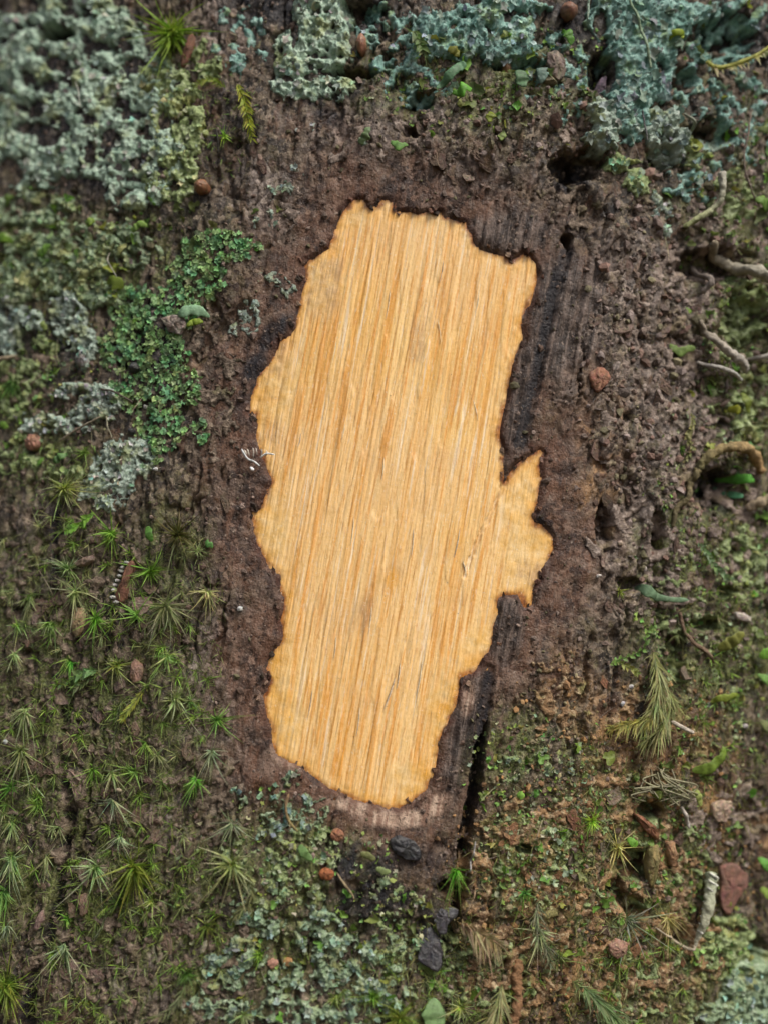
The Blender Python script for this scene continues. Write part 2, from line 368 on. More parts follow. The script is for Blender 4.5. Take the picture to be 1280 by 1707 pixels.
ALGAE = [(100, 1300, 170, 260), (200, 1500, 120, 120), (1180, 1000, 130, 200), (1000, 1430, 200, 150), (480, 1480, 160, 130), (1230, 620, 60, 300), (280, 930, 60, 90), (60, 420, 120, 80), (30, 620, 60, 80), (760, 1620, 200, 80), (860, 1250, 100, 60), (820, 120, 180, 80), (90, 770, 70, 60), (1100, 1630, 180, 90), (60, 1000, 120, 120), (250, 1250, 80, 200), (330, 1600, 160, 120), (200, 420, 140, 70), (1210, 250, 90, 120), (700, 130, 100, 60)]
LEDGE = [(592, 1348, 48, 10, 18), (665, 1366, 58, 15, 0), (725, 1345, 30, 14, -40), (473, 1272, 22, 7, 35), (780, 1165, 10, 30, 10)]
GROOVES = [([(96, 800), (94, 900), (92, 985), (100, 1010)], 5, 1.0), ([(122, 1010), (128, 1080), (108, 1180), (104, 1280), (118, 1345), (105, 1420), (95, 1500), (75, 1580), (50, 1640), (42, 1720)], 9, 1.9),
           ([(945, 400), (925, 480), (907, 560), (886, 650), (868, 740)], 9, 6.0), ([(815, 1120), (802, 1220), (792, 1320), (775, 1400), (768, 1490), (755, 1560)], 9, 5.0),
           ([(558, 1335), (550, 1380), (545, 1410)], 3, 1.1), ([(1045, 800), (1090, 1000), (1130, 1150)], 14, 1.2), ([(320, 1280), (290, 1400), (250, 1490), (230, 1590)], 4, .8),
           ([(1120, 560), (1170, 620), (1200, 700)], 16, 1.4), ([(480, 0), (470, 60), (455, 120)], 16, 1.5), ([(640, 100), (690, 160), (680, 210)], 14, 1.2), ([(960, 200), (950, 300), (985, 360)], 18, 1.6),
           ([(140, 1370), (110, 1480)], 4, .7), ([(170, 1630), (190, 1707)], 4, .9), ([(0, 1012), (40, 1015), (70, 1000)], 3, .6), ([(400, 520), (360, 560), (330, 600)], 9, 1.0)]
HOLES = [(1190, 815, 42, 34, 2.2), (1185, 225, 34, 28, 2.2), (1105, 262, 26, 22, 2), (1210, 60, 50, 40, 2), (1140, 130, 24, 18, 1.8), (1062, 1440, 34, 28, 2.4), (1085, 1352, 24, 16, 1.8), (1265, 1590, 22, 24, 2), (1135, 1560, 16, 18, 2.2), (1000, 120, 22, 34, 2), (940, 275, 26, 30, 2), (700, 165, 22, 14, 1.6), (870, 110, 50, 12, 1.6),
         (690, 215, 18, 12, 1.4), (600, 20, 40, 20, 1.8), (590, 120, 40, 10, 1.6), (95, 55, 30, 15, 2), (1030, 1490, 20, 24, 1.6), (870, 1415, 16, 8, 1.5), (740, 1480, 12, 14, 1.8), (745, 1560, 10, 30, 1.6), (1060, 1520, 16, 30, 1.8), (50, 1090, 14, 10, 1.2), (30, 1022, 9, 11, 1.2), (205, 610, 12, 6, .8), (235, 555, 12, 9, .5), (1190, 440, 60, 30, 1.8), (1240, 540, 40, 60, 1.8), (1010, 880, 14, 50, 1.3), (1095, 890, 12, 40, 1.6), (1050, 975, 26, 12, 1.2), (980, 270, 30, 26, 2), (1210, 990, 16, 14, 1.6), (1130, 1090, 12, 40, 1.5), (1180, 1040, 30, 12, 1.4)]

def bark_height(a, b, X, Y, sd):
    wa = a + 1.6 * fbm(a / 5, b / 5, 4, 21, .6); wb = .62 * b + 1.3 * fbm(a / 5, b / 9, 4, 31, .6)
    near = sst(25, 130, sd + 40 * fbm(X / 50, Y / 50, 2, 97)); mid = sst(2, 40, sd)
    zr = zone(X, Y, RIGHTZ, 60, 1); zl = zone(X, Y, LOWL, 60, 2)
    rough = .92 + .12 * zr
    ck = sst(-.2, .25, fbm(a / 13, b / 16, 2, 91))           # cracks open only here and there
    h = 1.5 * fbm(a / 22, b / 40, 3, 1) * near + .9 * rough * near * fbm(wa / 7, wb / 12, 3, 111)
    pl = np.abs(perlin(wa / 8, wb / 46, 4)); h -= 1.2 * (1 - sst(0, .06, pl)) * near * ck
    pl = np.abs(perlin(wa / 3.4, wb / 17, 6)); h -= .45 * (1 - sst(0, .09, pl)) * (.25 + .75 * near) * (1 - zr * .4)
    f1, f2, cid = worley(wa / 4.6, wb / 8.5, 7)
    h += near * rough * (.75 * (cid - .5) - .6 * ck * (1 - sst(0, .06, f2 - f1)))
    f1, f2, cid = worley(wa / 2.2, wb / 3.4, 9)
    h += (near * .75 + .06) * rough * (.42 * (cid - .5) - .22 * (1 - ck) * (1 - sst(0, .08, f2 - f1)))
    f1, f2, cid = worley(wa / .9, wb / 1.3, 12)
    h += (near * .75 + .1) * rough * (.20 * (cid - .5) - .08 * f1)
    f1, f2, cid = worley(wa / .45, wb / .6, 15)
    h += (near * .6 + .3) * (.11 * (cid - .5))
    bl = np.abs(fbm(wa / 3.1, wb / 5.5, 4, 14, .62))
    h += (near * .85 + .06) * rough * (.75 * bl - .2 + .22 * fbm(wa / 1.2, wb / 2.0, 4, 16, .65))
    h += (1 - near) * (.16 * fbm(a / .7, b / 4, 4, 18, .6) + .10 * (worley(wa / 1.6, wb / 3.2, 28)[2] - .5))
    lump = np.maximum(fbm(wa / 4.0, wb / 4.6, 3, 44), -.2); h += .55 * lump * zr * near
    f1, f2, cid = worley(wa / 3.3, wb / 3.6, 17)
    h -= np.where(cid < .22, 1.0, 0) * (1 - sst(.05, .33, f1)) * (.05 + .95 * near) * (1 - .4 * zl)
    f1, f2, cid = worley(wa / 1.1, wb / 1.2, 19)
    h -= np.where(cid < .12, .45, 0) * (1 - sst(.05, .35, f1)) * near
    fz = zone(X, Y, FIBRE, 14, 5, 8)
    h += fz * (.5 * (1 - 2 * np.abs(fbm(a / .9, b / 14, 3, 23))) + .5 * perlin(a / 1.7, b / 20, 25) + .15 * perlin(a / .35, b / 4, 26) - .2)
    for pts, wd, dp in GROOVES:
        m = (np.abs(X - np.mean([p[0] for p in pts])) < 300) & (np.abs(Y - np.mean([p[1] for p in pts])) < 500)
        d = seg_dist(X[m], Y[m], pts); d = d + 4 * fbm(X[m] / 14, Y[m] / 14, 3, 51)
        h[m] -= dp * (1 - sst(wd * .35, wd * 1.5, d)) * sst(2, 14, sd[m])
    for x, y, rx, ry, dp in HOLES:
        m = (np.abs(X - x) < 3 * rx + 20) & (np.abs(Y - y) < 3 * ry + 20)
        h[m] -= 2.3 * dp * sst(-.15, .40, 1 - np.hypot((X[m] - x) / rx, (Y[m] - y) / ry) + .5 * fbm(X[m] / 22, Y[m] / 22, 3, 61))
    return h
far = np.exp(-np.clip(np.abs(GA) - 250, 0, None) / 150) * np.exp(-np.clip(np.abs(GB) - 300, 0, None) / 200)
BH = np.zeros_like(GA)
core = far > .02
BH[core] = bark_height(GA[core], GB[core], PX[core], PY[core], SD[core]) * far[core]
BH += (1 - far) * (6 * fbm(GA / 60, GB / 160, 3, 77))
edge_w = sst(1, 14, SD)
BH = np.where(SD < 300, HW + (-.55 + .55 * sst(-4, 1, SD) + (.55 + .4 * fbm(PX / 40, PY / 40, 2, 95)) * sst(0, 9, SD)) + .15 * sst(5, 30, SD) + 1.1 * sst(10, 140, SD) + BH * (.12 + .88 * edge_w) * sst(-2, 5, SD) - .8 * sst(0, -12, SD), BH)
BH = np.where((SD > 2) & (SD < 60), np.maximum(BH, HW + .06 + .1 * perlin(PX / 4, PY / 4, 71)), BH)
PXf = PX; PYf = PY
att = dict(grey=zone(PX, PY, GREY, 40, 3, 30), rust=zone(PX, PY, RUST, 40, 4, 30), algae=zone(PX, PY, ALGAE, 50, 6, 40) * sst(20, 90, SD),
           inner=sst(150, 20, SD + 50 * fbm(PX / 60, PY / 60, 3, 81)), fibre=zone(PX, PY, FIBRE, 14, 5, 8), dark=np.maximum(zone(PX, PY, DARK, 10, 7, 22), .8 * zone(PX, PY, SHADE_STAIN, 20, 17, 30)),
           ledge=zone(PX, PY, LEDGE, 5, 8, 5), rim=sst(16, 3, SD + 4 * fbm(PX / 12, PY / 12, 3, 85)) * sst(-.25, .25, fbm(PX / 45, PY / 45, 3, 86)))
for q in CRACKS: att['dark'] = np.maximum(att['dark'], .95 * sst(13, 6, seg_dist(PX, PY, q) + 8 * fbm(PX / 12, PY / 24, 3, 19)))
offp = PX > 4000
for k in ('grey', 'algae'): att[k] = np.where(offp, .5, att[k])
V = ab2w(GA, GB, BH)
keepv = SD > -13
kf = keepv[:-1, :-1] & keepv[1:, 1:] & keepv[:-1, 1:] & keepv[1:, :-1]
names = list(att)
res = compact(V.reshape(-1, 3), grid_faces(*GA.shape, keep=kf), *[att[n].ravel() for n in names])
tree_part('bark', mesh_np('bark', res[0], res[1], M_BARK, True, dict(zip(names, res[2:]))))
# trunk top closed with a plain disc far above
k = np.linspace(0, 2 * np.pi, 40, endpoint=False); rt = float(rad(np.array(2600.0)))
capv = np.stack([rt * np.sin(k), R - rt * np.cos(k), 0 * k + 2.6], -1)
cap = bpy.data.meshes.new('trunk_end'); cap.from_pydata(capv.tolist(), [], [list(range(40))]); cap.materials.append(M_BARK)
tree_part('trunk_end', cap)

def bark_at(a, b):
    a = np.asarray(a, float); b = np.asarray(b, float)
    i = np.clip(np.searchsorted(AX, a) - 1, 0, len(AX) - 2); j = np.clip(np.searchsorted(BX, b) - 1, 0, len(BX) - 2)
    u = (a - AX[i]) / (AX[i + 1] - AX[i]); v = (b - BX[j]) / (BX[j + 1] - BX[j])
    return (BH[j, i] * (1 - u) + BH[j, i + 1] * u) * (1 - v) + (BH[j + 1, i] * (1 - u) + BH[j + 1, i + 1] * u) * v

# ------------------------------------------------------------------ the cut wood
wa = np.arange(-30, 32, .125); wb = np.arange(-56, 58, .30)
WA, WB = np.meshgrid(wa, wb)
WX, WY = w2px(ab2w(WA, WB, 0 * WA + HW)); WSD = blaze_sd(WX, WY)
GOLD = [(455, 640, 40, 60), (450, 880, 34, 60), (458, 1120, 26, 60), (470, 1200, 30, 50), (870, 830, 40, 70), (880, 920, 50, 60), (800, 1085, 34, 40), (735, 1180, 26, 60), (690, 1300, 40, 30), (590, 350, 30, 26), (530, 470, 40, 50)]
lumpg = zone(WX, WY, GOLD, 18, 2, 14)
wood_h = HW + .10 * fbm(WA / 11, WB / 26, 2, 2)
grain = .085 * fbm(WA / .9, WB / 34, 2, 3) + .06 * fbm(WA / .42, WB / 11, 2, 5) + .03 * fbm(WA / .25, WB / 3, 2, 9)
step = .10 * (sst(-.02, .06, perlin(WA / 2.2, WB / 20, 13)) - .5)
f1, f2, cid = worley(WA / 1.3, WB / 1.6, 33)
wood_h += (grain * 1.7 + 1.1 * step + .10 * (np.abs(fbm(WA / 1.1, WB / 16, 3, 29)) - .2) - .12 * (1 - sst(0, .07, np.abs(perlin(WA / 1.6, WB / 24, 37)))) * sst(.05, .3, fbm(WA / 6, WB / 12, 2, 39))) * (1 - .4 * lumpg) + lumpg * (.17 * fbm(WA / 2.2, WB / 3.4, 3, 15) + .05 * (.5 - f1)) + .10 * sst(-40, -4, WSD) * fbm(WA / 2, WB / 2, 2, 18)
# tear between the blaze and its right-hand lobe
tear = seg_dist(WX, WY, [(842, 800), (820, 850), (800, 890), (782, 935), (774, 960)])
wood_h -= .35 * (1 - sst(1, 5, tear + 2 * perlin(WX / 8, WY / 8, 4)))
ORANGE = [(460, 1100, 14, 22), (462, 1180, 14, 16), (735, 1185, 18, 16), (445, 660, 16, 12), (790, 1100, 20, 12), (705, 1290, 16, 20), (455, 805, 8, 12), (650, 965, 12, 10), (610, 345, 20, 12)]
STAIN = [(475, 590, 20, 22, 10), (462, 622, 22, 12), (538, 500, 26, 40, 10), (556, 450, 34, 20), (652, 962, 14, 26, 10), (885, 958, 24, 22), (470, 765, 16, 26), (458, 720, 12, 24), (610, 1020, 12, 60, 10), (700, 560, 14, 60, 10)]
watt = dict(gold=np.maximum(lumpg, .55 * sst(-30, -6, WSD)), orange=np.maximum(zone(WX, WY, ORANGE, 14, 3, 16), .7 * sst(-26, -4, WSD + 12 * fbm(WX / 22, WY / 22, 2, 4)) * sst(-.3, .15, fbm(WX / 70, WY / 70, 2, 24) + .25 * sst(600, 420, WX) + .15 * sst(1000, 1300, WY))), stain=zone(WX, WY, STAIN, 8, 4, 9),
            rim=.95 * sst(-10, -.5, WSD + 9 * fbm(WX / 24, WY / 24, 3, 14)) * sst(-.75, -.05, fbm(WX / 40, WY / 40, 3, 87)))
# deepen the stain along the tear
watt['stain'] = np.maximum(watt['stain'], .7 * (1 - sst(1, 5, tear)))
V = ab2w(WA, WB, wood_h)
kv = WSD < 14; kf = kv[:-1, :-1] & kv[1:, 1:] & kv[:-1, 1:] & kv[1:, :-1]
names = list(watt)
res = compact(V.reshape(-1, 3), grid_faces(*WA.shape, keep=kf), *[watt[n].ravel() for n in names])
wood = tree_part('exposed_wood', mesh_np('exposed_wood', res[0], res[1], M_WOOD, True, dict(zip(names, res[2:]))))
wood['label'] = 'pale orange blaze of bare vertical-grained wood'

def surf_h(X, Y, a, b):
    """height of the trunk's surface at a picture position: wood inside the blaze, bark outside"""
    h = bark_at(a, b)
    sd = blaze_sd(np.atleast_1d(np.asarray(X, float)), np.atleast_1d(np.asarray(Y, float))).reshape(np.shape(X))
    return np.where(sd < 0, HW + .05, h)
def pos(X, Y, lift=0.0):
    """point on the trunk lifted by some mm, with the tangent frame there (picture right, picture up, outward)"""
    X = np.asarray(X, float); Y = np.asarray(Y, float)
    a, b = px2ab(X, Y); P = ab2w(a, b, surf_h(X, Y, a, b) + lift)
    n = nrm(np.stack([np.sin(a * MM / R), -np.cos(a * MM / R), 0 * a], -1))
    ex = nrm(RIGHT - (n @ RIGHT)[..., None] * n); ey = nrm(np.cross(n, ex))
    return P, ex, ey, n
PXM = 1e-4    # one picture pixel on the trunk, m

#__THINGS__
# ------------------------------------------------------------------ builders for what grows and lies on the bark
def local(V, P): return V - P
def thing_mesh(name, V, F, mat, label, cat, group=None, col=None, attrs=None, smooth=True, kind=None):
    """one-mesh thing whose origin is the foot of its own geometry"""
    P = V.mean(0)
    return tag(link(name, mesh_np(name, V - P, F, mat, smooth, attrs, col), None, P), label, cat, group, kind)
def child(name, V, F, mat, parent, col=None, smooth=True, kind=None, attrs=None):
    P = np.array(parent.location) + (np.array(parent.parent.location) if parent.parent else 0)
    o = link(name, mesh_np(name, V - P, F, mat, smooth, attrs, col), parent)
    if kind: o['kind'] = kind
    return o
def cvar(col, n, v=.18, rg=RNG):
    c = np.array(col, float)
    return np.clip(c[None] * (1 + v * rg.standard_normal((n, 1))) * (1 + .5 * v * rg.standard_normal((n, 3))), .003, .95)

def crust_mask(X, Y, E, holes, s, edge, thr, cell):
    m = ell(X, Y, E) + edge * fbm(X / 26, Y / 26, 3, s) + .45 * edge * fbm(X / 8, Y / 8, 2, s + 5)
    n = fbm(X / cell + 50, Y / cell, 4, s + 9, .6)
    m = np.minimum(m, (n - thr) * cell * .75)
    for hx, hy, hr, hq in holes:
        m = np.minimum(m, (np.hypot((X - hx) / hr, (Y - hy) / hq) - 1) * min(hr, hq) + 5 * fbm(X / 9, Y / 9, 2, s + 2))
    return m
def crust_geo(E, s, holes=(), edge=14, thr=-.25, cell=26, T=.8, lumps=1.0, step=1.9, jag=3.0, terr=.75, lz=.8):
    x0 = min(e[0] - max(e[2:4]) for e in E) - 12; x1 = max(e[0] + max(e[2:4]) for e in E) + 12
    y0 = min(e[1] - max(e[2:4]) for e in E) - 12; y1 = max(e[1] + max(e[2:4]) for e in E) + 12
    x0, x1, y0, y1 = max(x0, -130), min(x1, 1410), max(y0, -150), min(y1, 1860)
    X, Y = np.meshgrid(np.arange(x0, x1, step), np.arange(y0, y1, step))
    X = X + jag * fbm(X / 7, Y / 7, 2, s + 40); Y = Y + jag * fbm(X / 7, Y / 7, 2, s + 60)
    m = crust_mask(X, Y, E, holes, s, edge, thr, cell)
    a, b = px2ab(X, Y)
    f1, f2, cid = worley(X / 13 + .5 * fbm(X / 9, Y / 9, 2, s), Y / 11, s + 4)
    g1, g2, gid = worley(X / 5.5, Y / 5.5, s + 8)
    t = T * (.35 + .65 * sst(0, 16, m)) * sst(-1.5, 2.5, m)
    up = .75 * np.abs(fbm(X / 30, Y / 30, 3, s + 11)) + .38 * (cid - .3) + .45 * (.5 - f1) + .20 * (.45 - g1) + .12 * (gid - .5) + .22 * fbm(X / 4, Y / 4, 2, s + 3)
    q = 3.2 * fbm(X / 24, Y / 24, 4, s + 70, .6) + 6; q2 = 3 * fbm(X / 11, Y / 11, 3, s + 75, .6) + 6
    ter = .42 * (np.floor(q) + sst(0, .14, q % 1) - 6) + .20 * (np.floor(q2) + sst(0, .2, q2 % 1) - 6)
    up = .45 * up + terr * ter
    h = bark_at(a, b) * .65 + t + lz * lumps * up * sst(-1, 6, m) - 1.0 * sst(0, -4, m)
    V = ab2w(a, b, h)
    kv = m > -4.5; kf = kv[:-1, :-1] & kv[1:, 1:] & kv[:-1, 1:] & kv[1:, :-1]
    ed = .7 * sst(2.0, -1.5, m)
    V, F, ed = compact(V.reshape(-1, 3), grid_faces(*X.shape, keep=kf)[:, ::-1], ed.ravel())
    return V, F, ed, (X, Y, m, h)

def flakes(X, Y, H, rpx, col, lobes=4, tilt=.7, cup=.35, rg=RNG, up=None, ring=9):
    """many small lobed scales; X, Y picture position, H height above trunk radius in mm, rpx radius in picture pixels"""
    n = len(X); a, b = px2ab(X, Y); P = ab2w(a, b, H)
    nn = nrm(np.stack([np.sin(a * MM / R), -np.cos(a * MM / R), 0 * a], -1))
    ex = nrm(RIGHT - (nn @ RIGHT)[:, None] * nn); ey = nrm(np.cross(nn, ex))
    q = nrm(nn + tilt * rg.standard_normal((n, 3)) + (0 if up is None else up))
    q = np.where(((q * nn).sum(1) < .15)[:, None], nrm(q + nn), q)
    e1 = nrm(np.cross(q, rg.standard_normal((n, 3)))); e2 = np.cross(q, e1)
    th = np.linspace(0, 2 * np.pi, ring, endpoint=False)[None] + rg.uniform(0, 6.3, (n, 1))
    rr = (1 + .28 * np.cos(lobes * th + rg.uniform(0, 6.3, (n, 1))) + .16 * rg.standard_normal((n, ring))) * (rpx * PXM)[:, None]
    asp = rg.uniform(.6, 1, (n, 1))
    zz = (cup * rg.uniform(-.3, 1, (n, 1)) + .25 * rg.standard_normal((n, ring))) * (rpx * PXM)[:, None]
    rim = P[:, None] + e1[:, None] * (rr * np.cos(th))[..., None] + e2[:, None] * (asp * rr * np.sin(th))[..., None] + q[:, None] * zz[..., None]
    inn = P[:, None] + .55 * (rim - P[:, None]) - q[:, None] * (.30 * zz)[..., None]
    V = np.concatenate([P[:, None], inn, rim], 1)
    k = 2 * ring + 1
    f = []
    for i in range(ring):
        j = (i + 1) % ring
        f += [(0, 1 + i, 1 + j, 0), (1 + i, 1 + ring + i, 1 + ring + j, 1 + j)]
    T = []
    for i in range(ring):
        j = (i + 1) % ring
        T += [(0, 1 + i, 1 + j), (1 + i, 1 + ring + i, 1 + ring + j), (1 + i, 1 + ring + j, 1 + j)]
    F = (np.array(T)[None] + (np.arange(n) * k)[:, None, None]).reshape(-1, 3)
    C = np.repeat(cvar(col, n, .2, rg)[:, None], k, 1)
    C[:, 1 + ring:] *= rg.uniform(.85, 1.35, (n, 1, 1))
    return V.reshape(-1, 3), F, np.clip(C.reshape(-1, 3), 0, .9)

def strips(B, Dr, Cu, L, W, col, tipcol=None, N=None, ns=5, rg=RNG):
    """narrow pointed leaves: base, direction, curl, length, half-width (m)"""
    n = len(B); t = np.linspace(0, 1, ns)
    c = B[:, None] + L[:, None, None] * (t[None, :, None] * Dr[:, None] + (t ** 2)[None, :, None] * Cu[:, None])
    ref = N if N is not None else nrm(rg.standard_normal((n, 3)))
    side = nrm(np.cross(Dr, ref) + 1e-9); fold = nrm(np.cross(side, Dr))
    prof = np.interp(t, [0, .2, .5, .8, 1], [.55, 1, .8, .42, .04])
    wv = W[:, None] * prof[None]
    Lf = c + side[:, None] * wv[..., None] + fold[:, None] * (.35 * wv)[..., None]
    Rt = c - side[:, None] * wv[..., None] + fold[:, None] * (.35 * wv)[..., None]
    V = np.stack([Lf, c, Rt], 2).reshape(n, -1, 3); k = ns * 3
    f = []
    for i in range(ns - 1):
        f += [(3 * i, 3 * i + 1, 3 * i + 4, 3 * i + 3), (3 * i + 1, 3 * i + 2, 3 * i + 5, 3 * i + 4)]
    F = (np.array(f)[None] + (np.arange(n) * k)[:, None, None]).reshape(-1, 4)
    c0 = cvar(col, n, .22, rg); c1 = cvar(tipcol if tipcol is not None else np.array(col) * 1.5, n, .2, rg)
    tt = np.repeat(t, 3)[None, :, None]
    C = c0[:, None] * (1 - tt ** 1.5) + c1[:, None] * tt ** 1.5
    return V.reshape(-1, 3), F, np.clip(C.reshape(-1, 3), 0, .9)

def catmull(P, m):
    P = np.asarray(P, float); n = len(P)
    if n == 2: return P[0] + np.linspace(0, 1, m)[:, None] * (P[1] - P[0])
    Q = np.vstack([2 * P[0] - P[1], P, 2 * P[-1] - P[-2]]); u = np.linspace(0, n - 1 - 1e-6, m); i = u.astype(int); t = (u - i)[:, None]
    p0, p1, p2, p3 = Q[i], Q[i + 1], Q[i + 2], Q[i + 3]
    return .5 * (2 * p1 + (p2 - p0) * t + (2 * p0 - 5 * p1 + 4 * p2 - p3) * t ** 2 + (3 * p1 - p0 - 3 * p2 + p3) * t ** 3)
def tube(pts, rw, rt=None, lift=0.0, col=(.2, .15, .1), bumps=.15, ring=9, seed=0, lobes=0.0, m=None, lobn=7, flat=None, colt=None, taper=False):
    """a stem, rootlet or ribbon laid along picture points; rw, rt half-width and half-thickness in picture pixels; lift in mm"""
    rg = np.random.default_rng(seed + 900); pts = np.asarray(pts, float)
    m = m or int(max(8, np.hypot(*np.diff(pts[:, :2], axis=0).T).sum() / 2.2))
    c2 = catmull(pts[:, :2], m); s = np.linspace(0, 1, m)
    lf = np.interp(s, np.linspace(0, 1, len(np.atleast_1d(lift))), np.atleast_1d(lift)) if np.ndim(lift) else np.full(m, lift)
    w = np.interp(s, np.linspace(0, 1, len(np.atleast_1d(rw))), np.atleast_1d(rw)); w = w * PXM
    if taper: w = w * np.sqrt(np.clip(1 - np.abs(2 * s - 1) ** 4, .02, 1))
    tk = w if rt is None else np.interp(s, np.linspace(0, 1, len(np.atleast_1d(rt))), np.atleast_1d(rt)) * PXM
    a, b = px2ab(c2[:, 0], c2[:, 1]); h = surf_h(c2[:, 0], c2[:, 1], a, b)
    k = max(3, m // 8) | 1; hp = np.pad(h, k // 2, mode='edge'); h = np.convolve(hp, np.ones(k) / k, 'valid')[:m]
    P = ab2w(a, b, h + lf)
    nn = nrm(np.stack([np.sin(a * MM / R), -np.cos(a * MM / R), 0 * a], -1))
    tg = nrm(np.gradient(P, axis=0)); sd = nrm(np.cross(tg, nn)); up = np.cross(sd, tg)
    th = np.linspace(0, 2 * np.pi, ring, endpoint=False)
    wl = 1 + lobes * np.sin(s * lobn * 2 * np.pi + rg.uniform(0, 6))[:, None] * np.cos(th)[None] + .6 * lobes * np.sin(s * 1.7 * lobn * 2 * np.pi + rg.uniform(0, 6))[:, None]
    nz = 1 + bumps * fbm(np.repeat(th[None] * 1.2, m, 0) + seed * 3.1, np.repeat((s * m / 4)[:, None], ring, 1), 4, seed % 40) * 2
    V = P[:, None] + sd[:, None] * (w[:, None] * wl * nz * np.cos(th))[..., None] + up[:, None] * (tk[:, None] * nz * np.sin(th))[..., None]
    i = np.arange(m * ring).reshape(m, ring); j = np.roll(i, -1, 1)
    F = np.stack([i[:-1], j[:-1], j[1:], i[1:]], -1).reshape(-1, 4)
    V = V.reshape(-1, 3)
    V = np.vstack([V, P[0], P[-1]]); e0, e1 = len(V) - 2, len(V) - 1
    F = np.vstack([F, [(e0, i[0, (q + 1) % ring], i[0, q], i[0, q]) for q in range(0)] or np.zeros((0, 4), int)])
    c = np.array(col)[None] * (1 + .2 * fbm(s * m / 6 + seed, s * 0 + seed, 3, 3)[:, None] * 2)
    if colt is not None: c = c * (1 - s[:, None]) + np.array(colt)[None] * s[:, None]
    C = np.vstack([np.repeat(c[:, None], ring, 1).reshape(-1, 3), c[:1], c[-1:]])
    # close the ends with triangles written as quads is unsafe, so pull the end rings to a point instead
    V[i[0]] = P[0] + .15 * (V[i[0]] - P[0]); V[i[-1]] = P[-1] + .15 * (V[i[-1]] - P[-1])
    return V[:-2], F, np.clip(C[:-2], 0, .9)

def slab(outline, th, lift=0.0, tilt=(0, 0), col=(.2, .13, .09), dome=.4, rough=.25, seed=0, k=22, jit=.05, sub=2):
    """a chip, scale or seed with an outline in picture pixels and a thickness in mm, lying on the bark"""
    rg = np.random.default_rng(seed + 300); o = np.asarray(outline, float)
    per = np.vstack([o, o[:1]]); L = np.r_[0, np.cumsum(np.hypot(*np.diff(per, axis=0).T))]
    u = np.linspace(0, L[-1], k, endpoint=False); q = np.stack([np.interp(u, L, per[:, 0]), np.interp(u, L, per[:, 1])], 1)
    c = q.mean(0); q = c + (q - c) * (1 + jit * rg.standard_normal((k, 1)))
    rings = [.3, .62, .88, 1.0]; size = np.hypot(*(q - c).T).mean()
    P0, ex, ey, n = pos(c[0:1], c[1:2]); P0, ex, ey, n = P0[0], ex[0], ey[0], n[0]
    a, b = px2ab(q[:, 0], q[:, 1]); hs = np.sort(bark_at(a, b)); ac, bc = px2ab(c[0:1], c[1:2])
    P0 = ab2w(ac, bc, np.array([hs[len(hs) // 2]]) + lift)[0]
    n = nrm(n + tilt[0] * ex + tilt[1] * ey); ex = nrm(ex - (ex @ n) * n); ey = np.cross(n, ex)
    V = [P0 + n * (th * (1 + dome) * MM)]
    for f in rings:
        d = (q - c) * f * PXM; hh = th * (1 + dome * (1 - f * f)) * MM + rough * th * MM * rg.standard_normal(k) * (.6 if f < 1 else .4)
        V += list(P0 + d[:, :1] * ex - d[:, 1:] * ey + hh[:, None] * n)
    d = (q - c) * .92 * PXM; V += list(P0 + d[:, :1] * ex - d[:, 1:] * ey - n * (th * .6 * MM))
    V = np.array(V); F = []
    for i in range(k):
        j = (i + 1) % k; F.append((0, 1 + j, 1 + i))
        for r in range(len(rings)):
            A, B = 1 + r * k, 1 + (r + 1) * k
            F += [(A + i, A + j, B + j), (A + i, B + j, B + i)]
    C = cvar(col, len(V), .12, rg)
    return V, np.array(F), C
def join(parts):
    V, F, C, o = [], [], [], 0
    for v, f, c in parts:
        if f.shape[1] == 3: f = np.hstack([f, f[:, 2:3]]) if False else f
        V.append(v); F.append(f + o); C.append(c); o += len(v)
    return np.vstack(V), np.vstack(F), np.vstack(C)

# ------------------------------------------------------------------ bark scales and loose plates: parts of the tree
def random_outline(x, y, r, rg, asp=1.5):
    k = rg.integers(6, 9); th = np.sort(rg.uniform(0, 6.28, k)); an = rg.normal(-.2, .35)
    p = np.stack([r * rg.uniform(.6, 1.1, k) * np.cos(th), asp * r * rg.uniform(.6, 1.1, k) * np.sin(th)], 1)
    c, s = math.cos(an), math.sin(an)
    return p @ np.array([[c, s], [-s, c]]) + (x, y)
rgp = np.random.default_rng(42)
PLATEZ = [(180, 1250, 170, 330), (250, 1600, 170, 90), (1080, 650, 110, 260), (1060, 1000, 160, 150), (1000, 1480, 230, 170), (800, 240, 150, 60), (420, 320, 80, 90), (370, 720, 50, 130), (400, 60, 60, 100)]
npl = 0
for it in range(4000):
    if npl >= 170: break
    x, y = rgp.uniform(0, 1280), rgp.uniform(0, 1707)
    if ell(np.array([x]), np.array([y]), PLATEZ)[0] < 0 or blaze_sd(np.array([x]), np.array([y]))[0] < 45: continue
    r = rgp.uniform(8, 21) * (1.0 if x < 640 else .85); right = x > 640 and y > 1100
    colr = [(.16, .105, .075), (.21, .15, .115), (.12, .078, .055)][rgp.integers(3)] if not right else [(.20, .10, .05), (.26, .13, .06), (.15, .10, .07), (.2, .16, .11)][rgp.integers(4)]
    v, f, c = slab(random_outline(x, y, r, rgp), rgp.uniform(.12, .42), -.05, rgp.normal(0, .22, 2), colr, .2, .3, int(rgp.integers(9999)), 10, .1)
    child('bark_scale', v, f, M_SOLID, tree, c, smooth=False); npl += 1

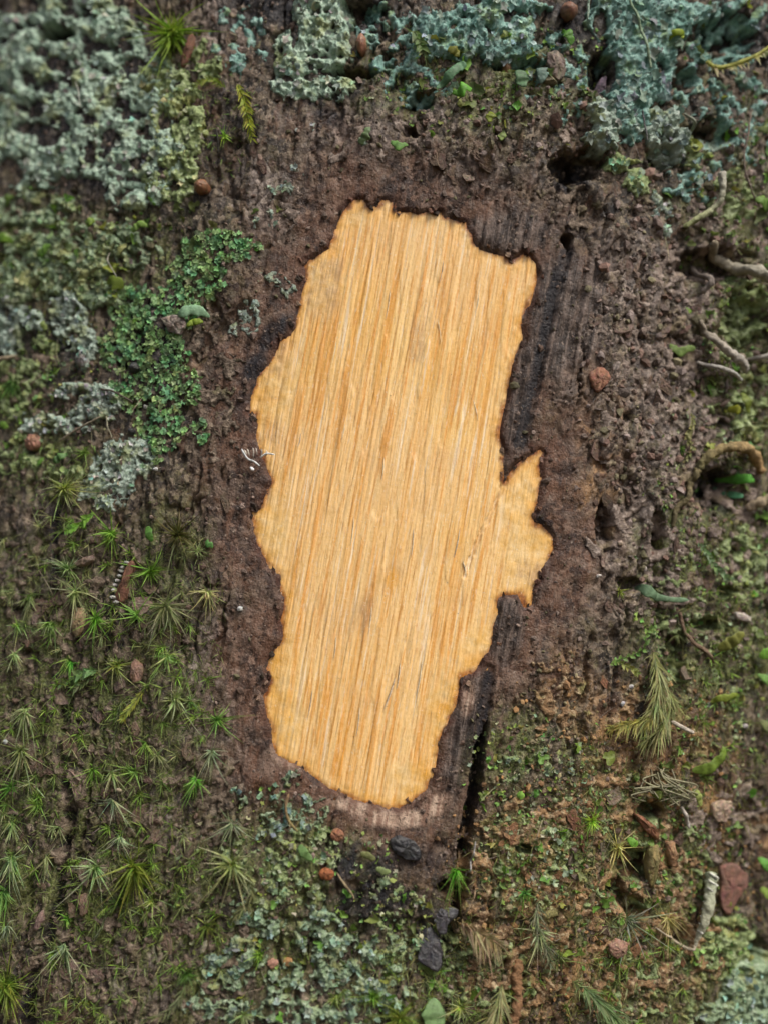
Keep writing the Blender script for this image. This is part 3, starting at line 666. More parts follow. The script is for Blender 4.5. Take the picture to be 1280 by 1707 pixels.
BARKC = [
 (M_RUSTC, 301, [(960, 1480, 200, 180), (1080, 1260, 110, 100), (880, 1620, 110, 80), (1080, 1600, 130, 90), (930, 1160, 50, 70)], .04, 28, .6, 1.2),
 (M_PINKC, 307, [(1100, 620, 130, 230), (1100, 920, 120, 100), (1220, 360, 70, 110), (1210, 1360, 70, 90), (1200, 860, 80, 120)], .06, 30, .3, .7),
 (M_PINKC, 313, [(760, 230, 130, 50), (600, 230, 70, 44), (370, 60, 60, 60), (900, 170, 90, 70), (440, 340, 60, 50)], .1, 28, .3, .7),
 (M_BROWNC, 319, [(160, 1200, 170, 300), (240, 1600, 200, 110), (330, 1300, 70, 150), (50, 940, 80, 110)], .08, 30, .45, .9),
 (M_BROWNC, 325, [(1000, 330, 100, 60), (720, 70, 100, 60), (420, 190, 60, 110), (350, 650, 50, 140), (120, 380, 130, 30), (60, 640, 80, 60), (1180, 180, 110, 110)], .1, 28, .35, .8),
 (M_OLIVE, 331, [(1000, 1420, 190, 110), (1180, 1080, 90, 190), (760, 1620, 150, 80), (1080, 1640, 150, 70), (1230, 620, 60, 150)], .16, 20, .7, 1.2)]
def bark_crusts():
    for mat, sd, E, thr, cell, T, lm in BARKC:
        V, F, ed, geo = crust_geo(E, sd, thr=thr, cell=cell, T=T, lumps=lm * .62, step=2.1, edge=30, jag=4, terr=.35, lz=1.25)
        child('bark_crust' if mat is not M_OLIVE else 'algal_crust', V, F, mat, tree, attrs=dict(edge=ed))
bark_crusts()
bl = np.array(BLAZE, float); rgr = np.random.default_rng(5)
for i in range(110):
    j = rgr.integers(len(bl)); p = bl[j]; q = bl[(j + 1) % len(bl)]; e = q - p; nv_ = np.array([e[1], -e[0]]) / max(np.hypot(*e), 1e-6)
    x, y = p + rgr.uniform() * e + nv_ * rgr.uniform(-3, 14) * (1 if inside(np.array([(p + q)[0] / 2 + 2 * nv_[0]]), np.array([(p + q)[1] / 2 + 2 * nv_[1]]), BLAZE)[0] == False else -1)
    v, f, c = slab(random_outline(x, y, rgr.uniform(2.5, 7), rgr, 1.6), rgr.uniform(.1, .3), .05, rgr.normal(0, .3, 2), [(.06, .025, .014), (.14, .068, .042), (.22, .14, .10), (.035, .02, .014)][rgr.integers(4)], .3, .3, int(rgr.integers(9999)), 9, .12)
    child('bark_scale', v, f, M_SOLID, tree, c, smooth=False)
# torn wood fibres standing up from the blaze: sub-parts of the wood
FIBS = [(660, 1130, 640, 1185, 2.2), (668, 1105, 662, 1150, 1.6), (773, 935, 778, 962, 2.0), (790, 665, 798, 700, 1.0), (730, 530, 736, 570, 1.0), (640, 760, 636, 800, 1.4), (575, 700, 568, 735, 1.2), (690, 880, 686, 930, 1.3), (600, 1180, 594, 1230, 1.4), (560, 560, 553, 600, 1.2), (740, 430, 733, 470, 1.2), (620, 1010, 614, 1060, 1.3), (705, 1100, 696, 1160, 1.5), (560, 1060, 556, 1100, 1.2), (768, 880, 758, 930, 1.5), (520, 1150, 512, 1200, 1.3), (650, 480, 643, 530, 1.1), (800, 480, 794, 520, 1.1), (590, 860, 584, 910, 1.2), (500, 720, 495, 745, 1.3)]
for i, (x0, y0, x1, y1, wd) in enumerate(FIBS):
    wd *= .8
    v, f, c = tube([(x0, y0), ((x0 + x1) / 2 + 1, (y0 + y1) / 2), (x1, y1)], [wd * .6, wd, wd * .3], None, [.02, .06, .14], (.86, .70, .46), .2, 6, i, m=10)
    o = link('wood_fibre', mesh_np('wood_fibre', v, f, M_SOLID, True, None, c), wood)

# ------------------------------------------------------------------ lichens
def scales_on(geo, n, rlo, rhi, col, rg, tilt=.7, lobes=4, lift=.05, mmin=2, cup=.4):
    X, Y, m, h = geo; ok = np.flatnonzero(m.ravel() > mmin)
    if not len(ok): return None
    pk = rg.choice(ok, min(n, len(ok)), replace=False)
    return flakes(X.ravel()[pk] + rg.uniform(-1, 1, len(pk)), Y.ravel()[pk] + rg.uniform(-1, 1, len(pk)), h.ravel()[pk] + lift + rg.uniform(0, .2, len(pk)), rg.uniform(rlo, rhi, len(pk)), col, lobes, tilt, cup, rg)
def lichen(name, label, E, mat, seed, scale=None, **kw):
    rg = np.random.default_rng(seed)
    V, F, ed, geo = crust_geo(E, seed, **kw); P = V.mean(0)
    root = tag(link(name, None, None, P), label, 'lichen')
    child('crust', V, F, mat, root, attrs=dict(edge=ed))
    if scale:
        n, lo, hi, col = scale[:4]; r = scales_on(geo, int(n * .16), lo * .8, hi * .6, np.array(col) * 1.12, rg, scale[4] * .6, *(scale[5:]))
        if r: child('lobes', r[0], r[1], M_SCALE, root, r[2], kind='stuff')
    return root
HOLES_UL = [(95, 55, 28, 13), (165, 78, 24, 8), (95, 108, 18, 12), (50, 212, 30, 12), (82, 228, 22, 18), (186, 233, 16, 17), (152, 258, 8, 20), (222, 192, 26, 8), (250, 230, 10, 5), (155, 315, 28, 16), (85, 145, 16, 12), (275, 205, 10, 14), (225, 110, 22, 14), (120, 305, 40, 10), (60, 180, 16, 16), (235, 300, 40, 5), (10, 290, 30, 20), (30, 10, 40, 16), (255, 60, 20, 26)]
BLUE, TEALC, OLV, GRY = (.42, .50, .41), (.29, .39, .35), (.34, .39, .22), (.48, .53, .47)
lichen('crust_lichen', 'large blue-green crust lichen full of dark holes in the upper left corner', [(100, 60, 130, 80), (170, 150, 130, 110), (60, 190, 110, 130), (200, 250, 110, 80), (225, 310, 60, 42), (20, 120, 80, 110), (80, 280, 70, 30)], M_BLUE, 101, (1500, 5, 14, BLUE, .8, 4), holes=HOLES_UL, thr=-.17, cell=32, T=.9, lumps=1.0)
lichen('crust_lichen', 'olive crust lichen bordering the large blue-green one, below the grassy moss tuft', [(300, 190, 45, 70), (285, 285, 45, 55), (325, 225, 25, 40), (345, 105, 24, 40), (270, 130, 40, 30)], M_OLIVE, 107, (500, 4, 11, OLV, .8, 4), holes=[(275, 205, 10, 14), (250, 95, 18, 14)], thr=-.2, cell=30, T=.8, lumps=1.2)
lichen('crust_lichen', 'blue-green crust lichen at the top edge above the blaze, left of middle', [(535, 40, 50, 75), (490, 95, 30, 55), (505, 145, 48, 28), (560, 145, 30, 22), (545, 90, 40, 30)], M_BLUE, 113, (420, 5, 13, BLUE, .8, 4), holes=[(492, 55, 6, 22), (520, 130, 14, 6), (545, 95, 30, 3), (468, 80, 6, 6)], thr=-.3, cell=30, T=1.0, lumps=1.3)
lichen('crust_lichen', 'dull teal crust lichen at the top edge, just right of middle', [(800, 50, 95, 42), (850, 88, 60, 22), (760, 70, 60, 34), (830, 15, 70, 22), (720, 40, 30, 24)], M_TEAL, 119, (420, 5, 13, TEALC, .7, 4), holes=[(845, 30, 7, 9), (790, 2, 12, 8)], thr=-.32, cell=34, T=1.1, lumps=1.2)
lichen('leafy_lichen', 'broad teal leafy lichen hanging in the upper right corner', [(1050, 130, 42, 110), (1080, 40, 80, 50), (1090, 105, 40, 70), (1040, 40, 40, 50), (1010, 25, 30, 40), (1140, 25, 50, 24)], M_TEAL, 125, (420, 7, 18, TEALC, .6, 5), holes=[(1015, 125, 12, 30), (1000, 40, 12, 24), (1105, 110, 10, 10)], thr=-.45, cell=44, T=1.4, lumps=1.3)
lichen('leafy_lichen', 'pale lobed teal lichen below the broad leafy one, with ragged lower edge', [(1030, 200, 48, 40), (1010, 230, 30, 26), (1100, 215, 36, 40), (1120, 240, 30, 34), (1000, 180, 24, 18), (1180, 240, 30, 10)], M_GREY, 131, (380, 6, 16, (.34, .44, .40), .7, 5), holes=[(1042, 236, 16, 22), (1070, 200, 8, 10)], thr=-.35, cell=36, T=1.4, lumps=1.4)
lichen('leafy_lichen', 'small green lobe of lichen on brown bark right of the blaze top', [(1062, 305, 26, 24), (1025, 275, 18, 18), (1050, 270, 24, 6)], M_OLIVE, 137, (120, 5, 12, (.24, .34, .22), .6, 5), thr=-.4, cell=30, T=1.0)
lichen('crust_lichen', 'thin pale strip of lichen below the small green lobe at right', [(1105, 350, 20, 14), (1110, 380, 10, 20), (1095, 335, 10, 12)], M_GREY, 141, (80, 4, 9, (.33, .4, .34), .7, 4), thr=-.1, cell=18, T=.5)
lichen('crust_lichen', 'sage-green crust lichen at the left edge level with the blaze top', [(60, 460, 75, 36), (20, 480, 40, 30), (120, 440, 60, 34), (160, 490, 44, 22), (70, 410, 60, 24), (170, 410, 40, 22)], M_SAGE, 147, (1400, 4, 12, (.28, .36, .17), .9, 4), thr=-.2, cell=24, T=.7, lumps=1.2)
lichen('crust_lichen', 'grey-green lumpy lichen left of the bright green scales', [(110, 530, 32, 44), (130, 570, 30, 30), (135, 595, 18, 22), (10, 545, 24, 50), (45, 530, 22, 20)], M_GREY, 153, (420, 4, 10, (.36, .44, .38), .8, 4), holes=[(122, 558, 10, 6), (105, 575, 14, 8)], thr=-.18, cell=22, T=.9, lumps=1.3)
lichen('crust_lichen', 'pale grey lichen in two lumpy bands below the bright green scales', [(120, 650, 26, 14, -20), (165, 665, 34, 26), (150, 690, 44, 22, -15), (90, 706, 54, 17, 8), (60, 714, 30, 10), (185, 680, 22, 12)], M_GREY, 159, (520, 3.5, 9, GRY, .8, 4), holes=[(130, 655, 14, 4), (147, 670, 8, 4), (150, 705, 14, 6)], thr=-.3, cell=22, T=1.2, lumps=1.2)
lichen('crust_lichen', 'pale grey and yellow lichen at the foot of the bright green scales', [(190, 790, 40, 46), (215, 755, 42, 26), (160, 820, 28, 20), (178, 838, 24, 16), (240, 775, 16, 24)], M_GREY, 165, (480, 3.5, 9, (.37, .42, .33), .8, 4), holes=[(150, 838, 12, 5), (178, 822, 10, 3)], thr=-.25, cell=20, T=.7, lumps=.9)
lichen('crust_lichen', 'sprinkled grey-green lichen specks on brown bark left of the blaze', [(418, 520, 22, 22), (455, 465, 20, 10), (480, 485, 8, 14), (395, 545, 22, 10), (345, 440, 16, 10)], M_GREY, 171, (160, 3, 6, (.33, .4, .3), .9, 4), thr=.08, cell=12, T=.3, lumps=.6)
lichen('crust_lichen', 'blue-green lichen on the bark just below the left end of the blaze foot', [(480, 1305, 22, 12, -30), (450, 1335, 22, 14, 30), (480, 1370, 44, 26), (535, 1355, 14, 24), (400, 1325, 14, 16), (500, 1340, 22, 22), (440, 1380, 20, 14)], M_SAGE, 177, (300, 4, 10, (.24, .35, .29), .8, 4), thr=0.02, cell=18, T=.5, lumps=.9)
lichen('crust_lichen', 'olive-green lichen with brown specks below the middle of the blaze foot', [(490, 1440, 52, 60), (540, 1420, 30, 40), (450, 1480, 40, 34), (520, 1480, 40, 30), (400, 1440, 30, 40)], M_OLIVE, 183, (460, 4, 10, (.27, .33, .20), .8, 4), thr=0.0, cell=20, T=.5, lumps=1.0)
lichen('crust_lichen', 'pale blue-green lichen at the bottom edge left of the dark flakes', [(400, 1560, 16, 60), (410, 1600, 34, 30), (370, 1630, 44, 42), (360, 1680, 50, 20), (430, 1540, 40, 26)], M_SAGE, 189, (420, 4, 11, (.27, .38, .30), .8, 4), holes=[(370, 1660, 26, 8)], thr=-.08, cell=22, T=.7, lumps=1.1)
lichen('crust_lichen', 'broad mottled blue-green lichen at the bottom edge under the blaze', [(530, 1550, 40, 44), (570, 1600, 50, 44), (600, 1640, 44, 36), (500, 1640, 60, 30), (480, 1690, 60, 26), (570, 1690, 60, 26), (640, 1590, 40, 34), (650, 1660, 30, 26)], M_SAGE, 195, (900, 4, 11, (.26, .34, .26), .8, 4), holes=[(500, 1655, 24, 7), (485, 1695, 4, 18), (535, 1672, 6, 5)], thr=-.06, cell=24, T=.7, lumps=1.2)
lichen('leafy_lichen', 'thick pale green lichen in the lower right corner', [(1250, 1640, 44, 44), (1230, 1690, 60, 30), (1275, 1620, 30, 34), (1200, 1690, 30, 24)], M_SAGE, 201, (260, 6, 15, (.26, .38, .30), .7, 5), thr=-.35, cell=32, T=1.3, lumps=1.4)
lichen('crust_lichen', 'moss-green lichen patch above the pale thick one in the lower right corner', [(1215, 1560, 44, 34), (1235, 1590, 34, 26), (1180, 1590, 26, 24)], M_OLIVE, 207, (240, 5, 12, (.22, .30, .10), .8, 4), thr=-.15, cell=24, T=.9, lumps=1.2)
lichen('crust_lichen', 'greenish grey lichen on rusty bark right of the dark vertical groove', [(850, 1440, 34, 24), (905, 1440, 44, 40), (840, 1500, 26, 26), (920, 1390, 34, 24), (860, 1380, 26, 16)], M_OLIVE, 213, (300, 4, 10, (.34, .37, .25), .8, 4), holes=[(870, 1416, 14, 8)], thr=.05, cell=20, T=.7, lumps=1.1)
lichen('crust_lichen', 'dull green lichen beside the groove at the right of the blaze foot', [(890, 1262, 44, 20), (930, 1275, 40, 20), (860, 1290, 24, 20), (960, 1300, 40, 24)], M_OLIVE, 219, (260, 4, 9, (.26, .33, .22), .8, 4), thr=.08, cell=18, T=.5, lumps=1.0)
lichen('crust_lichen', 'speckled green lichen left of the dark flakes at the bottom edge', [(665, 1590, 30, 40), (700, 1570, 16, 20), (650, 1480, 30, 24), (690, 1500, 24, 20), (650, 1540, 24, 24)], M_OLIVE, 225, (260, 4, 9, (.26, .34, .2), .8, 4), thr=.05, cell=18, T=.6, lumps=1.0)
lichen('crust_lichen', 'olive crumbs of lichen on the right edge beside the rootlets', [(1240, 520, 40, 60), (1250, 700, 30, 60), (1240, 940, 40, 60), (1220, 330, 40, 50), (1160, 250, 30, 30)], M_OLIVE, 231, (420, 4, 11, (.2, .24, .12), .9, 4), thr=-.05, cell=22, T=.7, lumps=1.3)
lichen('crust_lichen', 'faint grey-green lichen on brown bark above the left shoulder of the blaze', [(520, 215, 24, 10), (500, 280, 14, 10), (610, 230, 14, 20), (470, 320, 30, 14), (440, 370, 24, 16)], M_GREY, 237, (120, 4, 9, (.3, .38, .3), .7, 4), thr=.05, cell=18, T=.4, lumps=.8)

lichen('crust_lichen', 'thin teal lichen film scattered along the top between the thicker patches', [(400, 70, 50, 60), (650, 60, 60, 60), (930, 130, 60, 80), (700, 140, 60, 34), (880, 180, 60, 24)], M_TEAL, 243, (300, 4, 10, TEALC, .7, 4), thr=.04, cell=24, T=.5, lumps=1.0)
lichen('crust_lichen', 'ragged teal lichen among the rootlets in the upper right corner', [(1190, 130, 70, 70), (1240, 200, 50, 80), (1160, 300, 50, 40), (1230, 40, 60, 50)], M_TEAL, 249, (300, 5, 12, TEALC, .7, 4), thr=.02, cell=26, T=.7, lumps=1.2)
lichen('crust_lichen', 'sage-green lichen strip under the large blue-green crust at left', [(60, 350, 80, 30), (160, 380, 80, 22), (30, 380, 40, 30), (230, 420, 40, 26)], M_SAGE, 255, (400, 4, 10, OLV, .8, 4), thr=-.02, cell=22, T=.6, lumps=1.2)
lichen('crust_lichen', 'mossy green lichen along the left edge beside the pale grey bands', [(25, 640, 50, 60), (40, 760, 60, 40), (70, 600, 30, 40), (100, 780, 50, 30)], M_OLIVE, 261, (300, 4, 10, (.2, .27, .1), .8, 4), thr=.0, cell=20, T=.6, lumps=1.2)
# bright green scale lichen: tiny fans of lobed scales crowded over the bark
rgs = np.random.default_rng(77)
SQ = [(370, 415, 55, 24), (330, 460, 50, 44), (260, 530, 66, 40), (225, 580, 60, 44), (250, 650, 66, 44), (270, 715, 40, 36), (300, 500, 40, 30), (215, 500, 40, 26), (290, 600, 24, 40), (262, 745, 14, 20), (320, 645, 14, 26), (335, 715, 10, 20)]
X = rgs.uniform(150, 440, 9000); Y = rgs.uniform(380, 790, 9000)
mk = ell(X, Y, SQ) + 10 * fbm(X / 20, Y / 20, 3, 3) > -2
mk &= fbm(X / 13, Y / 13, 3, 8) > -.10; mk &= (np.hypot(X - 226, Y - 614) > 11) & (np.hypot(X - 222, Y - 720) > 7)
X, Y = X[mk][:1900], Y[mk][:1900]
a, b = px2ab(X, Y)
v, f, c = flakes(X, Y, bark_at(a, b) + rgs.uniform(.12, .55, len(X)), rgs.uniform(2.6, 6.4, len(X)), (.27, .46, .20), 5, .34, .3, rgs, ring=11)
yel = fbm(X / 30, Y / 30, 2, 19)[:, None].repeat(23, 1).reshape(-1, 1)
c = np.clip(c * (1 + np.array([.6, .05, -.1]) * np.clip(yel, -.6, .8)), 0, .9)
P = v.mean(0); root = tag(link('scale_lichen', None, None, P), 'bright green patch of tiny lobed lichen scales left of the blaze', 'lichen')
child('scales', v, f, M_SCALE, root, c, kind='stuff')

# ------------------------------------------------------------------ mosses
def moss_tuft(x, y, r, label, col=(.16, .25, .04), n=34, kind='star', tip=None, lean=(0, 0), wid=1.0, group=None, name='moss_tuft'):
    r = r * .9; n = int(n * 2.2); col = tuple(np.array(col) * np.array([1.75, 2.05, 1.6])); tip = None if tip is None else tuple(np.array(tip) * 1.25); sd = int(x * 7 + y * 13); rg = np.random.default_rng(sd); m = r * PXM
    P, ex, ey, nn = [q[0] for q in pos(np.array([x]), np.array([y]))]
    ln = rg.normal(0, .45, 2); ax = nrm(nn + (lean[0] + ln[0]) * ex + (ln[1] - lean[1] - .35) * ey); hgt = .38 * m if kind != 'grass' else .2 * m
    root = tag(link(name, None, None, P), label, 'moss', group)
    # stem
    k = 6; th = np.linspace(0, 6.283, k, endpoint=False); sr = max(.00007, .035 * m)
    s1 = nrm(np.cross(ax, ex)); s2 = np.cross(ax, s1); rings = [P - ax * .0004, P + ax * hgt * .6, P + ax * hgt * 1.1]
    V = np.array([q + (s1 * math.cos(t) + s2 * math.sin(t)) * sr * sc_ for q, sc_ in zip(rings, (1, .9, .2)) for t in th])
    F = np.array([(i * k + j, i * k + (j + 1) % k, (i + 1) * k + (j + 1) % k, (i + 1) * k + j) for i in range(2) for j in range(k)])
    child('stem', V, F, M_LEAF, root, np.repeat([np.array(col) * .6], len(V), 0))
    ph = rg.uniform(0, 6.283, n)
    if kind == 'grass': el = np.abs(rg.normal(0, .5, n))
    elif kind == 'droop': el = rg.uniform(.5, 1.5, n)
    else: el = rg.uniform(.35, 1.5, n)
    gap = rg.uniform(0, 6.28); ph = ph + .55 * np.sin(ph - gap) + rg.normal(0, .1, n)
    d = ex[None] * np.cos(ph)[:, None] + ey[None] * np.sin(ph)[:, None]
    Dr = nrm(ax[None] * np.cos(el)[:, None] + d * np.sin(el)[:, None])
    Cu = .42 * rg.standard_normal((n, 3)) + d * rg.uniform(.05, .35, (n, 1)) - ax[None] * rg.uniform(.0, .45, (n, 1)) - ey[None] * (rg.uniform(.25, .75, (n, 1)) if kind == 'droop' else rg.uniform(.0, .22, (n, 1)))
    if kind == 'droop': Dr = nrm(Dr - .55 * ey[None])
    B = P[None] + ax[None] * (hgt * rg.uniform(.25, 1.1, (n, 1)))
    L = m * np.clip(rg.gamma(5, .155, n), .25, 1.35); W = np.maximum(.00011, m * .042) * wid * rg.uniform(.7, 1.25, n)
    v, f, c = strips(B, Dr, Cu, L, W, col, tip, None, 5, rg)
    child('leaves', v, f, M_LEAF, root, c, kind='stuff')
    return root
BRI, MID, PAL, YEL, DRK, TAN = (.13, .27, .03), (.11, .18, .035), (.25, .28, .12), (.24, .27, .045), (.045, .085, .02), (.36, .29, .12)
PT, TT, BT = (.42, .43, .26), (.48, .38, .19), (.27, .40, .09)
TUFTS = [
 (192, 892, 34, 'bright green star-shaped moss tuft nearest below the pale grey and yellow lichen', BRI, 44, 'star', BT),
 (118, 952, 28, 'olive moss tuft directly left of the brown curled bark chip with white rim', MID, 34, 'star', PT),
 (128, 982, 32, 'pale drooping moss tuft hanging over the tan bark chip', PAL, 30, 'droop', PT),
 (50, 988, 29, 'single green star moss tuft standing alone on pale bark near the left edge', MID, 22, 'droop', PT),
 (100, 1003, 17, 'tiny green moss tuft up and left of the tan bark chip', MID, 22, 'star', BT),
 (34, 1042, 26, 'green moss tuft at the left end of the low mossy strand', BRI, 30, 'droop', PT),
 (92, 1038, 28, 'green moss tuft at the right end of the low mossy strand', BRI, 34, 'droop', PT),
 (160, 1032, 32, 'bright green star moss tuft touching the right of the tan bark chip', BRI, 34, 'star', BT),
 (232, 1023, 27, 'green star moss tuft below the brown curled bark chip', MID, 34, 'star', BT),
 (246, 946, 34, 'dense bright green moss tuft right of the brown curled bark chip', BRI, 46, 'star', BT),
 (116, 1100, 23, 'vivid green moss tuft above the pale green liverwort frond', (.08, .26, .03), 26, 'droop', BT),
 (200, 1106, 30, 'yellowish thin-leaved moss tuft left of the lower tan bark chip', YEL, 36, 'star', PT),
 (285, 1090, 26, 'pale green moss tuft right of the lower tan bark chip', PAL, 36, 'droop', BT),
 (28, 1090, 24, 'pale straw moss tuft at the left edge beside a dark hole', PAL, 18, 'droop', PT),
 (44, 1178, 38, 'long-leaved pale moss tuft at the left edge below the dark hole', PAL, 30, 'droop', PT),
 (38, 1245, 42, 'large pale moss tuft at the left edge with long spreading leaves', (.18, .22, .07), 40, 'droop', PT),
 (300, 1160, 36, 'pale wide moss tuft between the lower tan bark chip and the blaze', PAL, 44, 'star', PT),
 (246, 1232, 28, 'green moss tuft with forked lower leaves left of the blaze foot', (.15, .25, .05), 22, 'droop', BT),
 (266, 1258, 22, 'faded grey-green moss tuft just below the fork-leaved one', PAL, 18, 'droop', PT),
 (152, 1280, 32, 'bright green moss tuft in the lower left beside the dark groove', BRI, 40, 'droop', BT),
 (186, 1286, 26, 'grey-green moss tuft touching the bright one beside the dark groove', PAL, 16, 'droop', PT),
 (232, 1282, 24, 'green moss tuft right of the grey-green pair beside the dark groove', MID, 26, 'star', BT),
 (10, 896, 22, 'pale moss tuft cut by the left edge, topmost of the bark there', PAL, 14, 'droop', PT),
 (72, 880, 22, 'faint pale moss sprig on smooth bark near the left edge', PAL, 10, 'star', PT),
 (334, 918, 18, 'small grey-green moss tuft beside a green leaflet near the blaze', PAL, 18, 'star', PT),
 (345, 984, 28, 'straw-coloured flattened moss tuft near the left side of the blaze', (.3, .27, .15), 26, 'droop', TT),
 (278, 1010, 40, 'loose pale olive moss clump up and right of the lower tan bark chip', (.16, .18, .07), 50, 'droop', PT),
 (296, 890, 40, 'fuzzy dark olive moss clump standing up beside the blaze', (.085, .085, .025), 70, 'grass', (.15, .14, .05)),
 (360, 1195, 30, 'green moss tuft close to the lower left side of the blaze', (.10, .19, .04), 34, 'star', BT),
 (357, 1246, 36, 'silvery thin-leaved moss tuft close to the blaze foot at left', (.22, .25, .17), 18, 'droop', PT),
 (322, 1168, 20, 'dull green moss tuft squeezed between two paler tufts near the blaze', MID, 22, 'star', PT),
 (328, 1296, 26, 'vivid green moss tuft below and left of the blaze foot', (.11, .28, .03), 34, 'droop', BT),
 (24, 1308, 26, 'vivid green moss tuft at the left edge, highest of the lower ones', (.06, .2, .03), 34, 'star', BT),
 (52, 1304, 26, 'silvery moss tuft right of the vivid green one at the left edge', PAL, 16, 'droop', PT),
 (60, 1338, 26, 'dark green fuzzy moss tuft left of the dark groove', MID, 36, 'star', BT),
 (24, 1368, 32, 'long pale-leaved moss tuft at the left edge below the vivid one', (.16, .21, .06), 24, 'droop', PT),
 (26, 1425, 36, 'grey-green feathery moss tuft at the left edge, lower down', (.12, .18, .07), 40, 'droop', PT),
 (18, 1480, 34, 'deep green moss tuft at the left edge under the feathery one', (.06, .13, .03), 40, 'droop', BT),
 (78, 1430, 34, 'spindly pale moss tuft with one leaf reaching right, left of the groove', PAL, 14, 'droop', PT),
 (98, 1376, 26, 'pale upright moss sprig rising from the dark groove', (.16, .2, .08), 12, 'grass', PT),
 (158, 1440, 36, 'pale slanting moss tuft left of the large shaggy green tuft', (.17, .22, .08), 34, 'droop', PT),
 (220, 1436, 46, 'large shaggy yellow-green moss tuft in the lower left', (.15, .21, .03), 80, 'droop', YEL),
 (252, 1498, 30, 'pale claw-leaved moss tuft under the large shaggy green tuft', YEL, 16, 'droop', PT),
 (198, 1505, 28, 'dark green moss tuft below left of the large shaggy tuft', DRK, 44, 'star', MID),
 (108, 1530, 20, 'small bright moss tuft in the groove at lower left', BRI, 20, 'star', BT),
 (106, 1572, 32, 'grey wispy moss tuft under the small bright one in the groove', (.15, .18, .10), 30, 'droop', PT),
 (16, 1540, 28, 'silvery drooping moss tuft at the left edge near the bottom', (.2, .24, .17), 16, 'droop', PT),
 (16, 1632, 46, 'broad dark yellow-green moss tuft in the lower left corner', (.10, .13, .02), 70, 'star', YEL),
 (192, 1335, 26, 'grey wispy moss tuft on bark above the large shaggy tuft', (.2, .22, .15), 16, 'droop', PT),
 (200, 1392, 30, 'silver-grey moss tuft directly above the large shaggy tuft', (.2, .23, .17), 20, 'droop', PT),
 (312, 1618, 24, 'dark green moss tuft at the bottom, left of the pale lichen', DRK, 36, 'star', MID),
 (132, 1668, 26, 'low olive moss tuft at the bottom edge right of the groove', (.12, .15, .04), 24, 'star', YEL),
 (386, 1368, 38, 'silvery spread moss tuft below the blaze foot at left', (.25, .28, .2), 20, 'droop', PT),
 (388, 1434, 44, 'yellowish star moss tuft with long side leaves below the blaze foot', (.16, .18, .04), 40, 'star', PT),
 (434, 1590, 20, 'small bright green moss tuft beside the pink heart-shaped scale', (.15, .24, .02), 30, 'grass', BT),
 (344, 1540, 24, 'dim olive moss tuft left of the pale blue-green lichen at the bottom', (.10, .12, .03), 30, 'star', YEL),
 (564, 1660, 22, 'thin yellow moss tuft on the broad mottled lichen', YEL, 20, 'droop', PT),
 (622, 1662, 24, 'bright green moss cushion on the broad mottled lichen', (.14, .26, .03), 50, 'grass', BT),
 (410, 1690, 26, 'pale olive moss tuft at the bottom edge among blue-green lichen', (.16, .2, .07), 24, 'droop', PT),
 (755, 1448, 26, 'vivid green drooping moss tuft in the dark groove below the blaze', (.08, .27, .02), 34, 'droop', BT),
 (873, 1484, 18, 'dark green moss tuft on rusty bark below the groove', (.04, .16, .03), 26, 'droop', BT),
 (664, 1692, 34, 'olive moss tuft at the bottom edge left of the pale green leaf', (.13, .16, .03), 44, 'star', YEL),
 (768, 1678, 26, 'yellow-green moss tuft at the bottom edge right of the pale green leaf', YEL, 40, 'star', PT),
 (980, 1364, 28, 'yellow-green moss tuft on rusty bark at lower right', (.24, .30, .03), 30, 'star', BT),
 (1026, 1408, 40, 'tan wiry star moss tuft beside a dark hollow at lower right', TAN, 26, 'star', TT),
 (1046, 1535, 40, 'dark moss tuft with white-tipped leaves at lower right', (.06, .09, .03), 34, 'droop', (.5, .5, .42)),
 (1112, 1522, 34, 'tan dry moss tuft left of the pale curled leaf', (.25, .2, .08), 34, 'droop', TT),
 (120, 812, 38, 'olive star moss tuft left of the pale grey and yellow lichen', YEL, 50, 'star', PT),
 (146, 752, 22, 'green thin-leaved moss tuft above the olive star tuft', MID, 26, 'star', BT),
 (22, 632, 34, 'dark fuzzy moss tuft at the left edge under a bent brown rootlet', DRK, 44, 'droop', MID),
 (284, 42, 64, 'bright green grassy moss tuft at the top edge left of middle', (.16, .28, .02), 110, 'grass', (.28, .40, .06)),
 (376, 230, 16, 'small yellow moss bud left of the feathery yellow-green shoot', (.3, .38, .04), 20, 'star', BT),
 (700, 70, 26, 'dim green moss tuft at the top edge left of the dull teal lichen', (.09, .14, .03), 26, 'droop', BT),
 (1135, 745, 18, 'dim green moss tuft on grey bark right of the blaze', (.13, .2, .05), 16, 'star', BT),
 (1030, 985, 14, 'minute yellow-green moss tuft on reddish bark right of the blaze lobe', YEL, 14, 'star', BT),
 (900, 1550, 36, 'pale wispy moss tuft on rusty bark right of the tan feather moss', (.22, .24, .13), 30, 'droop', PT),
]
for T in TUFTS:
    kw = dict(lean=T[8]) if len(T) > 8 else {}
    moss_tuft(T[0], T[1], T[2], T[3], T[4], T[5], T[6], T[7], **kw)

